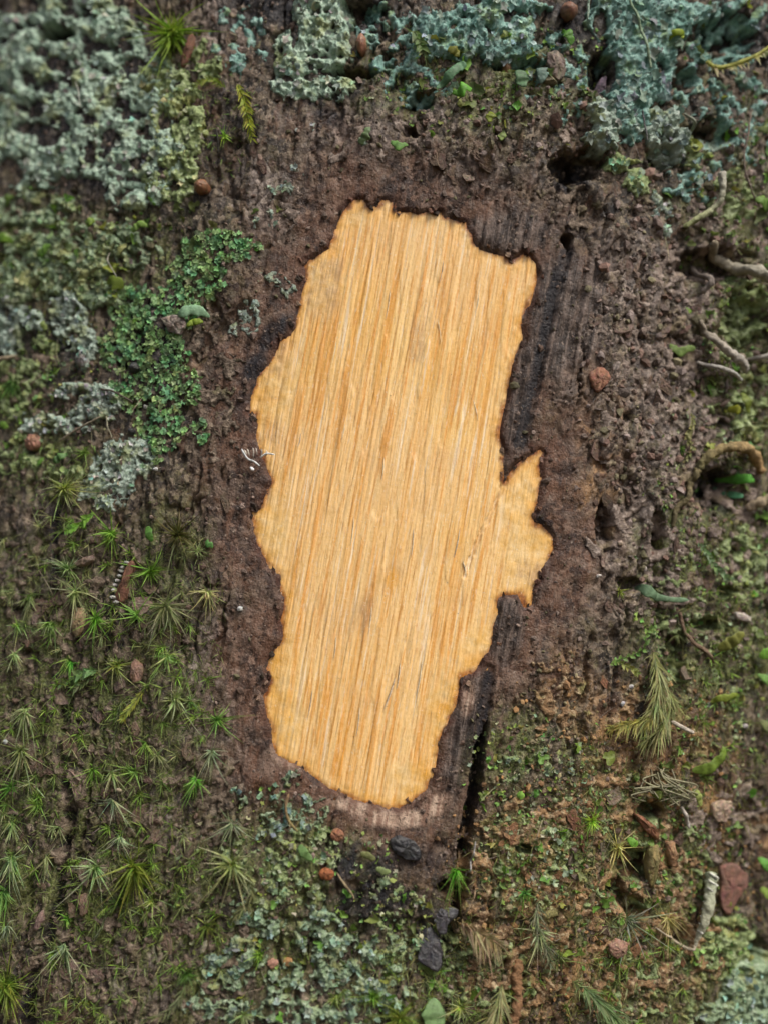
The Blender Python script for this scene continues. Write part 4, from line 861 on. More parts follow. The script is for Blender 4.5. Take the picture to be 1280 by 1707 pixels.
def shoot(name, label, cat, pts, leaf, n, col, tip, lift, angle=.8, seed=0, wid=.16, r=1.2, stemcol=None, flat=.5, down=.15):
    """a leafy shoot: a thin stem with two rows of leaves"""
    rg = np.random.default_rng(seed + 50); pts = np.asarray(pts, float)
    if n >= 60 and wid < .2: n = int(n * 2.2); wid *= .62
    v0, f0, c0 = tube(pts, [r, r, r * .4], None, lift, stemcol or np.array(col) * .7, .1, 6, seed)
    c2 = catmull(pts, n); s = np.linspace(0, 1, n)
    lf = np.interp(s, np.linspace(0, 1, len(lift)), lift)
    P, ex, ey, nn = pos(c2[:, 0], c2[:, 1]); a, b = px2ab(c2[:, 0], c2[:, 1]); h = surf_h(c2[:, 0], c2[:, 1], a, b)
    k = max(3, n // 8) | 1; h = np.convolve(np.pad(h, k // 2, mode='edge'), np.ones(k) / k, 'valid')[:n]
    P = ab2w(a, b, h + lf); tg = nrm(np.gradient(P, axis=0)); sdv = nrm(np.cross(tg, nn))
    root = tag(link(name, None, None, P[0]), label, cat)
    child('stem', v0, f0, M_LEAF, root, c0)
    sg = np.where(np.arange(n) % 2 == 0, 1.0, -1.0)[:, None]
    an = rg.normal(angle, .15 if n < 60 else .38, (n, 1))
    Dr = nrm(tg * np.cos(an) + sdv * sg * np.sin(an) + nn * rg.normal(flat * .5, .25, (n, 1)))
    Cu = tg * rg.uniform(.0, .4, (n, 1)) - ey * down * rg.uniform(.5, 1.5, (n, 1))
    L = leaf * PXM * np.interp(s, [0, .15, .7, 1], [.6, 1, .95, .6]) * (rg.uniform(.8, 1.15, n) if n < 60 else np.clip(rg.gamma(6, .15, n), .3, 1.4))
    v, f, c = strips(P, Dr, Cu, L, np.maximum(L * wid, .00007), col, tip, nn, 5, rg)
    child('leaves', v, f, M_LEAF, root, c, kind='stuff')
    return root
shoot('moss_shoot', 'feathery yellow-green moss shoot hanging above the left shoulder of the blaze', 'moss', [(405, 150), (416, 180), (422, 205), (428, 240)], 17, 44, (.36, .44, .03), (.52, .58, .08), [1.6, 2.2, 2.0, 1.2], .75, 1, .14, 1.4)
shoot('moss_shoot', 'short yellow-green moss shoot on olive lichen left of the feathery one', 'moss', [(378, 150), (355, 138), (330, 150)], 11, 26, (.26, .36, .04), (.42, .5, .1), [.6, 1.2, 1.0], .9, 2, .2)
shoot('moss_shoot', 'tan feathery dead moss shoot beside the slate-grey flake near the bottom', 'moss', [(752, 1545), (780, 1542), (805, 1556), (830, 1572)], 24, 90, (.55, .45, .2), (.68, .58, .34), [1.6, 3.0, 2.8, 1.6], 1.0, 3, .09, 1.4, flat=.4, down=.7)
shoot('moss_shoot', 'hanging pale green feather moss clump on bark at the lower right', 'moss', [(1085, 1085), (1088, 1130), (1080, 1175), (1062, 1210)], 26, 120, (.30, .33, .10), (.5, .5, .24), [.8, 1.6, 2.2, 1.6], .7, 4, .08, 1.6, down=.5)
shoot('moss_shoot', 'thick yellow-green moss tip reaching left at the lower right', 'moss', [(1100, 1180), (1070, 1195), (1040, 1203), (1010, 1212)], 18, 90, (.38, .37, .08), (.58, .52, .17), [1.4, 2.2, 2.2, 1.6], .8, 5, .12, 2.2, down=.4)
shoot('moss_shoot', 'broad pale green moss tip under the thick yellow-green one', 'moss', [(1110, 1150), (1108, 1185), (1085, 1215), (1065, 1235)], 22, 90, (.28, .32, .10), (.45, .48, .2), [1.2, 2.0, 2.4, 1.6], .6, 6, .12, 2.2, down=.5)
shoot('moss_shoot', 'large pale green feathery shoot at the bottom edge right of middle', 'moss', [(965, 1640), (990, 1665), (1015, 1690), (1040, 1720)], 24, 110, (.17, .26, .08), (.34, .42, .2), [1.2, 2.2, 2.4, 2.0], .55, 7, .09, 2.0, down=.3)
shoot('moss_shoot', 'pale yellow feathery shoot at the bottom edge near the orange bark strip', 'moss', [(835, 1640), (828, 1668), (815, 1690), (800, 1715)], 26, 90, (.26, .26, .09), (.42, .4, .2), [1.0, 2.0, 2.2, 1.8], .6, 8, .07, 1.6)
shoot('moss_shoot', 'spindly forked pale shoot at the bottom edge in the lower left', 'moss', [(312, 1640), (300, 1665), (280, 1685), (243, 1697)], 16, 22, (.2, .25, .09), (.36, .4, .2), [.5, 1.4, 1.8, 1.8], .5, 9, .1, 1.2)
shoot('moss_shoot', 'long hanging olive strand below the yellowish star moss tuft', 'moss', [(420, 1420), (416, 1460), (424, 1490), (405, 1515), (384, 1534)], 13, 60, (.22, .25, .09), (.34, .36, .16), [.8, 1.2, 1.0, 1.2, .8], .6, 10, .12, 1.2)
shoot('moss_shoot', 'low mossy strand joining two green tufts near the left edge', 'moss', [(30, 1036), (52, 1046), (75, 1050), (98, 1036)], 11, 40, (.17, .25, .08), (.35, .4, .2), [.5, .9, .9, .6], .8, 11, .12)
shoot('moss_shoot', 'thin pale leaf shoot on bark below the large shaggy tuft', 'moss', [(182, 1518), (172, 1545), (160, 1565), (148, 1580)], 9, 14, (.17, .2, .09), (.35, .38, .22), [.8, .9, .7, .4], .35, 12, .14)
shoot('moss_shoot', 'dark slender shoot hanging along bark at lower left of the blaze', 'moss', [(205, 1165), (203, 1200), (197, 1225), (196, 1255)], 9, 34, (.10, .12, .05), (.25, .26, .12), [.4, .9, .9, .8], .5, 13, .12)
shoot('moss_shoot', 'yellow-tipped olive shoot on dark bark left of the blaze', 'moss', [(244, 1148), (232, 1168), (222, 1185), (212, 1198)], 12, 44, (.2, .22, .04), (.45, .45, .07), [.6, 1.2, 1.5, 1.6], .6, 14, .18, 1.4)
shoot('moss_shoot', 'dim green feathery shoot right of the tan feather moss', 'moss', [(892, 1500), (890, 1540), (905, 1575), (915, 1610)], 18, 60, (.14, .17, .07), (.36, .36, .22), [.5, 1.2, 1.4, 1.0], .6, 15, .07)
shoot('moss_shoot', 'thick curved yellow-green moss stem at the right edge near the top', 'moss', [(1172, 106), (1195, 115), (1225, 110), (1255, 95), (1290, 62)], 9, 110, (.66, .68, .14), (.85, .86, .5), [1.0, 2.0, 2.8, 3.4, 4.2], 1.1, 16, .3, 4.0, (.62, .64, .16), down=.7)
shoot('liverwort', 'chain of small round green leaves curling on bark at the lower right', 'liverwort', [(1015, 1106), (1030, 1100), (1050, 1092), (1068, 1080), (1072, 1056), (1084, 1045), (1096, 1062)], 9, 26, (.2, .33, .07), (.3, .45, .14), [.8, 1.0, 1.2, 1.4, 1.4, 1.4, 1.0], 1.1, 17, .45, 1.2, down=.1)
shoot('liverwort', 'second shorter chain of yellow-green leaves below the curling one', 'liverwort', [(1030, 1104), (1048, 1114), (1062, 1122)], 9, 12, (.3, .34, .07), (.42, .46, .14), [.8, 1.2, 1.0], 1.0, 18, .42)
shoot('liverwort', 'flat pale green liverwort frond on dark bark left of the blaze', 'liverwort', [(165, 1118), (145, 1120), (125, 1130), (104, 1142)], 13, 22, (.16, .31, .09), (.26, .42, .16), [.9, 1.5, 1.6, 1.4], 1.0, 19, .38, 1.4)
shoot('liverwort', 'drooping olive liverwort frond under the flat pale green one', 'liverwort', [(160, 1125), (140, 1140), (120, 1155), (108, 1175), (108, 1195)], 11, 30, (.16, .2, .07), (.3, .35, .15), [.6, 1.2, 1.3, 1.1, .8], .8, 20, .2)
shoot('liverwort', 'bright green toothed frond below the pale grey lichen, left side', 'liverwort', [(165, 858), (150, 870), (138, 880), (122, 886)], 12, 22, (.2, .38, .04), (.32, .5, .1), [.9, 1.6, 1.7, 1.4], 1.0, 21, .34, 1.6)
shoot('liverwort', 'ragged green frond hanging at the top right of the dim moss tuft', 'liverwort', [(690, 55), (700, 75), (704, 95)], 15, 14, (.13, .24, .05), (.22, .34, .1), [1.2, 1.8, 1.6], .9, 22, .34, 1.6)
shoot('liverwort', 'beaded olive frond climbing the bark right of the blaze', 'liverwort', [(1150, 690), (1148, 710), (1140, 730), (1150, 750), (1135, 775)], 9, 22, (.24, .23, .08), (.34, .32, .14), [.6, 1.0, 1.2, 1.0, .6], 1.0, 23, .45, 2.0)
shoot('liverwort', 'green scaly frond on grey bark at the right, above two crumbs', 'liverwort', [(1160, 905), (1172, 925), (1186, 945), (1200, 960), (1215, 966)], 10, 26, (.18, .33, .12), (.28, .44, .22), [.8, 1.3, 1.3, 1.2, .8], 1.0, 24, .4, 1.4)

# small green leaflets and thalli
def leaf(name, label, cat, pts, rw, col, lift, rt=1.4, lobes=.25, seed=0, lobn=3, mat=None, colt=None):
    v, f, c = tube(pts, rw, rt, lift, col, .2, 12, seed, lobes, 26, lobn, colt=colt, taper=True)
    return thing_mesh(name, v, f, mat or M_LEAF, label, cat, col=c)
G1, G2, G3 = (.18, .42, .05), (.16, .30, .13), (.30, .40, .05)
LEAVES = [
 ('leaflet', 'bright green star-shaped leaflet on brown bark above the blaze', [(752, 164), (768, 160), (784, 156)], [3, 11, 3], G1, [1.4, 2.2, 1.6], .45),
 ('leaflet', 'bluish green curled thallus left of the bright star-shaped leaflet', [(775, 112), (760, 122), (746, 138), (726, 154)], [9, 8, 8, 5], (.13, .26, .13), [1.6, 2.6, 2.4, 1.2], .12),
 ('leaflet', 'yellow-green leaflet tip above the curled bluish thallus', [(745, 88), (755, 92), (764, 100)], [6, 8, 4], (.28, .3, .06), [1.2, 1.8, 1.4], .2),
 ('leaflet', 'light green leaflet just above the top edge of the blaze', [(652, 237), (662, 246), (680, 244)], [3, 8, 3], (.2, .38, .1), [.8, 1.4, 1.0], .3),
 ('leaflet', 'small yellow-green leaflet above the shaved bark over the blaze', [(816, 192), (814, 202), (810, 212)], [5, 8, 3], (.27, .36, .04), [.8, 1.5, 1.2], .3),
 ('leaflet', 'faint olive leaflet below the small yellow-green one over the blaze', [(838, 222), (834, 232), (830, 242)], [3, 7, 3], (.2, .26, .07), [.6, 1.2, 1.0], .3),
 ('leaflet', 'pale green leaflet pair on pinkish bark left above the blaze', [(618, 216), (610, 230), (602, 244)], [4, 7, 6], (.22, .34, .15), [.6, 1.2, .8], .35),
 ('leaflet', 'hanging green leaflet beside the brown bud at the top', [(935, 54), (942, 66), (946, 84)], [5, 9, 4], (.14, .33, .06), [1.6, 2.6, 2.0], .3),
 ('leaflet', 'dull green lobe hanging between dark hollows above the shaved bark', [(868, 122), (864, 140), (868, 158)], [8, 12, 7], (.13, .24, .12), [1.2, 2.0, 1.6], .15),
 ('leaflet', 'grey-green lobe right of the dull hanging lobe', [(895, 110), (898, 128), (896, 148)], [9, 10, 6], (.18, .27, .22), [1.4, 2.0, 1.6], .15),
 ('leaflet', 'small bright curl of green in the upper right by the leafy lichen', [(1110, 70), (1118, 60), (1130, 60), (1134, 68)], [4, 6, 6, 4], (.32, .44, .03), [1.4, 2.6, 2.6, 1.8], .1),
 ('leaflet', 'bright green leaflet at the right edge above the pale rootlets', [(1245, 335), (1262, 345), (1285, 342)], [6, 11, 8], (.22, .42, .08), [1.6, 2.4, 2.4], .3),
 ('leaflet', 'olive green nub at the right edge above the bright leaflet', [(1252, 220), (1268, 224), (1284, 226)], [5, 9, 6], (.2, .28, .08), [1.4, 2.0, 2.0], .2),
 ('leaflet', 'pale green leaflet pair on grey bark right of the blaze', [(1120, 572), (1135, 584), (1158, 580)], [5, 8, 6], (.25, .36, .1), [.8, 1.4, 1.4], .3),
 ('leaflet', 'yellow-green drooping leaf under the thin pale twig', [(1232, 655), (1236, 670), (1242, 690)], [5, 9, 4], (.26, .36, .06), [1.6, 2.4, 2.0], .15),
 ('leaflet', 'round yellow-green bead left of the drooping leaf', [(1212, 683), (1220, 684), (1228, 685)], [6, 8, 5], (.34, .38, .03), [1.2, 2.0, 1.6], .05),
 ('leaflet', 'glossy bright green leaf in the dark hollow under the arched root', [(1214, 800), (1230, 798), (1248, 802)], [5, 9, 5], (.16, .46, .07), [1.6, 2.6, 2.2], .12),
 ('leaflet', 'blue-green leaf below the glossy bright one in the hollow', [(1212, 814), (1225, 822), (1234, 830)], [6, 8, 4], (.10, .28, .14), [1.0, 1.6, 1.4], .2),
 ('leaflet', 'green leaf at the right edge above the arched root', [(1236, 740), (1246, 748), (1254, 752)], [6, 9, 5], (.12, .32, .08), [1.2, 1.8, 1.4], .3),
 ('leaflet', 'fan-tipped blue-green frond lying across bark at the right', [(1062, 980), (1080, 988), (1105, 998), (1145, 1000)], [11, 9, 5, 5], (.19, .30, .17), [1.0, 1.8, 1.6, 1.2], .15),
 ('leaflet', 'finger-like yellow-green thallus pointing up at the lower right', [(1188, 1082), (1205, 1068), (1222, 1052)], [8, 11, 8], (.28, .31, .07), [1.0, 2.2, 2.6], .06),
 ('leaflet', 'bright green bead at the right edge below the finger-like thallus', [(1250, 1092), (1264, 1086), (1280, 1082)], [7, 12, 8], (.2, .42, .05), [1.4, 2.4, 2.4], .1),
 ('leaflet', 'pale-tipped green leaf at the right edge below the bright bead', [(1250, 1122), (1268, 1134), (1290, 1142)], [5, 9, 6], (.24, .40, .1), [1.4, 2.4, 2.6], .12),
 ('leaflet', 'curved green leaf beside a teal crumb at the lower right', [(1150, 1285), (1175, 1275), (1190, 1258), (1193, 1240)], [9, 10, 8, 4], (.22, .32, .05), [1.0, 1.8, 2.0, 1.6], .12),
 ('leaflet', 'yellow-green twisted leaf on rusty bark below the finger-like thallus', [(1178, 1170), (1192, 1162), (1208, 1158), (1222, 1156)], [5, 7, 5, 3], (.27, .36, .05), [.8, 1.4, 1.6, 1.2], .3),
 ('leaflet', 'pale olive leaf at the right edge level with the blaze foot', [(1258, 1200), (1272, 1210), (1288, 1218)], [6, 9, 5], (.3, .34, .14), [1.2, 2.0, 2.0], .2),
 ('leaflet', 'yellow-green pod hanging from the wiry clump at lower right', [(1140, 1310), (1150, 1322), (1157, 1340)], [3, 7, 5], (.38, .42, .12), [2.0, 2.4, 2.0], .05),
 ('leaflet', 'green bead inside the wiry clump at lower right', [(1080, 1320), (1088, 1322), (1098, 1324)], [4, 8, 5], (.26, .36, .08), [1.6, 2.2, 1.8], .05),
 ('leaflet', 'glowing green bead on rusty bark right of the dark groove', [(856, 1322), (862, 1323), (868, 1325)], [4, 7, 4], (.28, .46, .08), [1.2, 1.8, 1.6], .1),
 ('leaflet', 'bright green leaflet beside the tan wiry star tuft', [(1040, 1395), (1048, 1402), (1056, 1410)], [5, 8, 4], (.2, .42, .05), [1.4, 2.2, 1.8], .15),
 ('leaflet', 'vivid green bead at the right edge near the bottom', [(1262, 1430), (1272, 1440), (1285, 1446)], [6, 10, 7], (.18, .40, .07), [1.6, 2.4, 2.4], .1),
 ('leaflet', 'yellow-green lobe at the right edge just under the vivid bead', [(1268, 1480), (1276, 1490), (1288, 1496)], [6, 9, 6], (.27, .36, .06), [1.2, 2.0, 2.0], .15),
 ('leaflet', 'broad pale green leaf at the bottom edge under the slate-grey flake', [(722, 1662), (720, 1685), (722, 1712)], [8, 18, 20], (.21, .33, .13), [1.0, 1.8, 2.2], .06),
 ('leaflet', 'small green leaflet on smooth bark by the left side of the blaze', [(344, 904), (352, 908), (358, 914)], [4, 6, 3], (.16, .38, .1), [.6, 1.0, .8], .3),
 ('leaflet', 'upright green leaflet right of the bright star moss tuft', [(250, 878), (254, 890), (258, 904)], [5, 7, 5], (.13, .32, .06), [.8, 1.4, 1.0], .12),
 ('leaflet', 'yellow-green bead under the large blue-green lichen, far left one', [(146, 378), (155, 374), (164, 370)], [5, 8, 5], (.26, .42, .06), [1.0, 1.6, 1.4], .08),
 ('leaflet', 'pair of yellow-green beads under the large blue-green lichen', [(220, 384), (230, 382), (240, 376), (250, 380)], [6, 7, 5, 6], (.28, .42, .09), [.8, 1.4, 1.2, 1.2], .2),
 ('leaflet', 'bright green bead at the left edge under the large lichen', [(2, 392), (10, 398), (22, 404)], [6, 9, 6], (.2, .38, .05), [1.0, 1.8, 1.4], .1),
 ('leaflet', 'pale yellow leaflet pointing down under the pair of beads', [(210, 405), (204, 415), (199, 426)], [4, 6, 4], (.4, .44, .16), [.8, 1.3, 1.0], .1),
 ('leaflet', 'green leaf tip at the left edge level with the blaze top', [(66, 430), (80, 420), (92, 412)], [6, 9, 4], (.2, .36, .06), [.8, 1.4, 1.4], .15),
 ('leaflet', 'yellow-green rounded leaf above the bright green scales', [(178, 480), (190, 472), (204, 478)], [8, 14, 9], (.2, .3, .04), [.6, 1.1, .9], .15),
 ('leaflet', 'bright yellow-green curled leaf on the white-edged bark knob', [(318, 548), (330, 541), (344, 540)], [4, 6, 4], (.30, .44, .05), [1.6, 2.2, 1.8], .1),
 ('leaflet', 'pale green crest on the white-edged bark knob left of the blaze', [(300, 530), (318, 523), (338, 522), (352, 530)], [6, 10, 9, 5], (.30, .46, .28), [1.2, 1.9, 1.7, 1.0], .2),
 ('leaflet', 'green oblong leaflet on olive lichen below the blaze foot', [(500, 1408), (508, 1420), (522, 1432)], [6, 8, 4], (.19, .3, .1), [.6, 1.2, .9], .06),
 ('leaflet', 'olive finger of thallus at the upper dark stain below the blaze', [(600, 1420), (612, 1424), (626, 1430)], [4, 6, 4], (.28, .32, .12), [.8, 1.3, 1.0], .1),
 ('leaflet', 'second olive finger of thallus at the right of the dark stain', [(626, 1444), (636, 1448), (650, 1452)], [4, 6, 4], (.28, .34, .14), [.8, 1.3, 1.0], .1),
 ('leaflet', 'green leaflet beside a black bead left of the olive star moss', [(95, 772), (108, 766), (120, 758)], [5, 7, 4], (.15, .3, .09), [.8, 1.4, 1.2], .2),
 ('leaflet', 'yellowish bead in dark moss left of the grey-green lumpy lichen', [(72, 540), (78, 544), (82, 552)], [4, 6, 4], (.36, .44, .14), [1.2, 1.6, 1.4], .05),
 ('leaflet', 'green bead at the left edge under the dark fuzzy moss', [(4, 705), (11, 710), (18, 714)], [4, 7, 4], (.2, .4, .06), [.8, 1.3, 1.0], .1),
]
for i, L in enumerate(LEAVES): leaf(L[0], L[1], 'leaf', L[2], L[3], L[4], L[5], [.9, 1.6, .8], L[6] * .8, i * 3 + 1, 1.6, colt=np.array(L[4]) * 1.25)

# ------------------------------------------------------------------ rootlets, twigs and threads
STEMS = [
 ('rootlet', 'pale thick rootlet curving down to the right edge beside the blaze top', 'root', [(1180, 405), (1205, 430), (1235, 452), (1265, 472), (1290, 500)], [8, 11, 12, 12, 11], (.30, .24, .17), [1.4, 2.6, 3.2, 3.6, 3.6], (.48, .46, .38)),
 ('rootlet', 'grey rootlet down the right edge under the thick pale one', 'root', [(1279, 480), (1282, 530), (1276, 580), (1274, 625)], [7, 6, 6, 8], (.42, .41, .34), [3.4, 3.6, 3.6, 3.4], (.5, .5, .45)),
 ('rootlet', 'stubby grey rootlet left of the thick pale one', 'root', [(1170, 438), (1172, 455), (1174, 475), (1164, 490)], [7, 6, 7, 5], (.30, .25, .2), [1.2, 2.2, 2.2, 1.0], (.38, .33, .28)),
 ('rootlet', 'whitish knobbly rootlet slanting above the thin pale twig', 'root', [(1160, 535), (1175, 562), (1195, 585), (1218, 602), (1240, 620)], [5, 8, 9, 11, 7], (.36, .30, .22), [.8, 1.8, 2.4, 2.6, 1.4], (.58, .54, .47)),
 ('rootlet', 'thin brown rootlet bridging to the right edge beside the twig', 'root', [(1225, 592), (1245, 600), (1262, 596), (1285, 592)], [5, 5, 5, 8], (.3, .24, .16), [2.2, 2.8, 3.0, 3.2], (.6, .58, .54)),
 ('rootlet', 'arched olive and orange root over the dark hollow at right', 'root', [(1158, 782), (1172, 760), (1195, 748), (1225, 748), (1252, 766), (1268, 790)], [9, 10, 10, 12, 11, 8], (.22, .20, .09), [1.0, 2.2, 3.0, 3.2, 2.8, 2.0], (.46, .27, .12)),
 ('rootlet', 'olive root running down from the foot of the arched root', 'root', [(1158, 782), (1150, 800), (1140, 830), (1125, 850), (1118, 880)], [8, 7, 6, 6, 4], (.26, .22, .10), [1.0, 1.2, 1.0, .8, .4], (.2, .17, .08)),
 ('rootlet', 'pale lumpy root at the right edge under the dark hollow', 'root', [(1244, 850), (1258, 838), (1275, 832), (1295, 830)], [8, 11, 10, 8], (.36, .27, .19), [1.2, 2.2, 2.6, 2.6], (.42, .35, .2)),
 ('twig', 'thin pale grey twig lying on bark right of the blaze', 'twig', [(1159, 604), (1180, 612), (1205, 622), (1229, 636)], [2.6, 3.6, 4.2, 3.0], (.46, .42, .36), [2.2, 2.2, 2.2, 2.2], (.55, .55, .48)),
 ('twig', 'short grey stick end sticking out under the hanging feather moss', 'twig', [(1110, 1200), (1125, 1210), (1140, 1218)], [3.5, 4, 3.5], (.42, .35, .28), [2.0, 2.2, 2.4], (.5, .44, .37)),
 ('twig', 'white splinter below the wiry clump at lower right', 'twig', [(1128, 1342), (1136, 1358), (1146, 1380)], [2.4, 4, 2.6], (.5, .44, .36), [1.2, 1.4, 1.0], (.6, .56, .5)),
 ('rootlet', 'bent brown rootlet end at the left edge above dark fuzzy moss', 'root', [(-15, 606), (5, 603), (18, 598), (30, 593)], [5, 5, 5, 3], (.38, .29, .2), [1.8, 2.2, 2.0, 1.2], (.3, .24, .16)),
 ('rootlet', 'pale kinked root with a green tip at upper right', 'root', [(1188, 292), (1190, 318), (1188, 340), (1178, 352), (1160, 365), (1135, 380)], [9, 7, 6, 6, 7, 5], (.5, .47, .4), [2.4, 2.6, 2.4, 2.0, 1.8, .8], (.34, .36, .15)),
 ('rootlet', 'brown thread-like rootlet hanging at the right edge near the top', 'root', [(1240, 195), (1228, 230), (1222, 270), (1230, 310), (1255, 350)], [2, 2, 2, 2, 1.5], (.24, .18, .13), [2.0, 2.8, 2.6, 2.2, 1.2], (.3, .24, .2)),
 ('rootlet', 'brown root climbing between crumbs at the lower right', 'root', [(1135, 1020), (1140, 1050), (1150, 1070), (1170, 1085), (1185, 1105)], [4, 4, 4, 5, 3], (.24, .16, .10), [.6, 1.0, 1.2, 1.2, .6], (.26, .18, .11)),
 ('thread', 'green thread stem hanging across the broad teal leafy lichen', 'stem', [(1042, 5), (1055, 45), (1068, 85), (1078, 120)], [2.2, 2.4, 2.4, 2.0], (.22, .30, .18), [2.8, 3.0, 3.0, 2.4], (.3, .38, .26)),
 ('thread', 'green thread stem at the top edge beside the brown bud', 'stem', [(976, -8), (975, 20), (974, 40)], [2.0, 2.2, 1.4], (.26, .38, .28), [2.2, 2.6, 2.2], (.34, .44, .34)),
 ('thread', 'pale stem curving over the lobed teal lichen at upper right', 'stem', [(1130, 195), (1150, 210), (1165, 228), (1185, 238), (1205, 228)], [2.5, 2.5, 2.5, 3, 3], (.3, .32, .24), [2.0, 2.8, 2.8, 2.4, 1.8], (.26, .34, .26)),
 ('thread', 'dark thread lying down the middle of the lobed teal lichen', 'stem', [(1062, 190), (1064, 215), (1066, 245)], [1.5, 1.5, 1.2], (.08, .07, .08), [3.0, 3.2, 2.6], (.1, .1, .1)),
 ('twig', 'thin straw twig across bark below the pale grey lichen bands', 'twig', [(107, 738), (125, 726), (150, 712), (176, 697)], [1.6, 2.0, 2.0, 1.5], (.32, .27, .18), [1.4, 1.6, 1.6, 1.6], (.28, .25, .17)),
 ('twig', 'dark thin twig crossing the foot of the bright green scales', 'twig', [(175, 652), (195, 655), (212, 664), (226, 672)], [1.5, 1.8, 1.8, 1.2], (.10, .08, .06), [1.4, 1.6, 1.6, 1.4], (.08, .06, .05)),
 ('thread', 'three-legged pale thread below the dark thin twig', 'stem', [(182, 695), (185, 712), (191, 732)], [1.2, 1.2, .8], (.32, .3, .2), [1.0, 1.2, .6], (.36, .34, .24)),
 ('thread', 'straw thread pointing down over the dark stain below the blaze', 'stem', [(562, 1452), (575, 1470), (585, 1485), (591, 1497)], [1.5, 1.8, 1.8, 1.0], (.40, .32, .18), [1.0, 1.4, 1.4, 1.0], (.45, .36, .2)),
 ('thread', 'grey thread in the dark groove below the blaze', 'stem', [(790, 1400), (786, 1425), (782, 1450), (778, 1465)], [1.2, 1.4, 1.4, 1.0], (.30, .28, .27), [1.6, 2.0, 2.0, 1.4], (.34, .32, .3)),
 ('thread', 'tan thread below the dark groove above the tan feather moss', 'stem', [(790, 1478), (786, 1495), (780, 1508), (770, 1528)], [1.2, 1.4, 1.4, 1.0], (.40, .28, .16), [1.6, 2.0, 1.8, 1.0], (.42, .32, .2)),
 ('thread', 'dark stalk hanging left of the feathery yellow-green shoot', 'stem', [(368, 222), (371, 240), (370, 262)], [1.6, 1.8, 1.4], (.03, .025, .02), [1.4, 1.8, 1.4], (.03, .03, .02)),
 ('thread', 'fine pale hair on the large blue-green lichen', 'stem', [(145, 150), (153, 170), (155, 195)], [.8, .9, .7], (.5, .5, .42), [3.0, 3.4, 3.0], (.5, .5, .42)),
 ('thread', 'fine pale hair standing over yellow-green lichen at left', 'stem', [(190, 425), (188, 440), (200, 465)], [.8, .9, .7], (.5, .46, .36), [1.8, 2.2, 1.6], (.5, .5, .42)),
 ('rootlet', 'orange-brown bark strip standing upright at the bottom edge', 'bark strip', [(866, 1600), (860, 1630), (862, 1660), (855, 1700), (852, 1725)], [9, 12, 10, 11, 8], (.36, .19, .085), [.4, .8, 1.0, .8, .8], (.30, .16, .08)),
 ('rootlet', 'brown strand with reddish curl on lichen below the blaze foot', 'root', [(482, 1322), (478, 1345), (484, 1368), (498, 1385)], [2.5, 3, 3, 2], (.22, .12, .07), [.8, 1.3, 1.3, .8], (.26, .2, .08)),
]
for i, (nm, lb, ct, pts, rw, col, lf, c2) in enumerate(STEMS):
    if nm == 'rootlet': rw = list(np.array(rw) * .8); col = np.array(col) * .8; c2 = np.array(c2) * .85
    v, f, c = tube(pts, rw, None, lf, col, [.42, .2][nm != 'rootlet'], 12, i + 40, colt=c2)
    thing_mesh(nm, v, f, M_SOLID, lb, ct, col=c)
# wiry clump: a tangle of thin stems
rgw = np.random.default_rng(8); parts = []
for i in range(15):
    x, y = 1070 + rgw.uniform(0, 50), 1285 + rgw.uniform(-8, 8)
    p = [(x, y), (x + rgw.normal(5, 14), y + rgw.uniform(10, 22)), (x + rgw.normal(12, 24), y + rgw.uniform(22, 45)), (x + rgw.normal(22, 26), y + rgw.uniform(35, 62))]
    parts.append(tube(p, [1.2, 1.5, 1.3, .7], None, [1.0, 2.4, 2.6, rgw.uniform(.6, 2.4)], (.36, .33, .20), .1, 6, i + 300, colt=(.46, .44, .28)))
P = join(parts)[0].mean(0); root = tag(link('wiry_moss', None, None, P), 'tangle of wiry straw-green stems on bark at the lower right', 'moss')
for v, f, c in parts: child('wiry_stem', v, f, M_LEAF, root, c)
# hoar-white thread insect-like scrap at the left rim of the blaze
parts = [tube([(403, 748), (408, 756), (415, 766), (425, 770), (434, 777)], [1.6, 2.2, 1.8, 1.8, 1.2], None, [.6, 1.0, 1.0, .8, .8], (.78, .80, .78), .3, 6, 401),
         tube([(433, 762), (445, 756), (458, 757)], [1.4, 1.8, 1.0], None, [.8, 1.2, .8], (.8, .8, .76), .3, 6, 402),
         tube([(418, 778), (421, 783), (424, 781)], [2.4, 3, 2], None, [.5, .8, .5], (.85, .86, .85), .3, 6, 403)]
for k in (0, 1, 3, 4, 6, 8):
    parts.append(tube([(409 + 4.4 * k, 746 + .25 * (k - 4) ** 2), (411 + 4.2 * k, 752 + .2 * (k - 4) ** 2), (413 + 3.6 * k + (k * 37 % 5) - 2, 757 + (k * 23 % 7) + .2 * (k - 4) ** 2)], [1.3, 1.5, .7], None, [1.0, 1.0, .5], (.62, .56, .47), .2, 5, 410 + k, m=6))
P = join(parts)[0].mean(0); root = tag(link('white_scrap', None, None, P), 'white spiny scrap of lichen stuck to the left rim of the blaze', 'lichen scrap')
for v, f, c in parts: child('spine', v, f, M_SOLID, root, c)

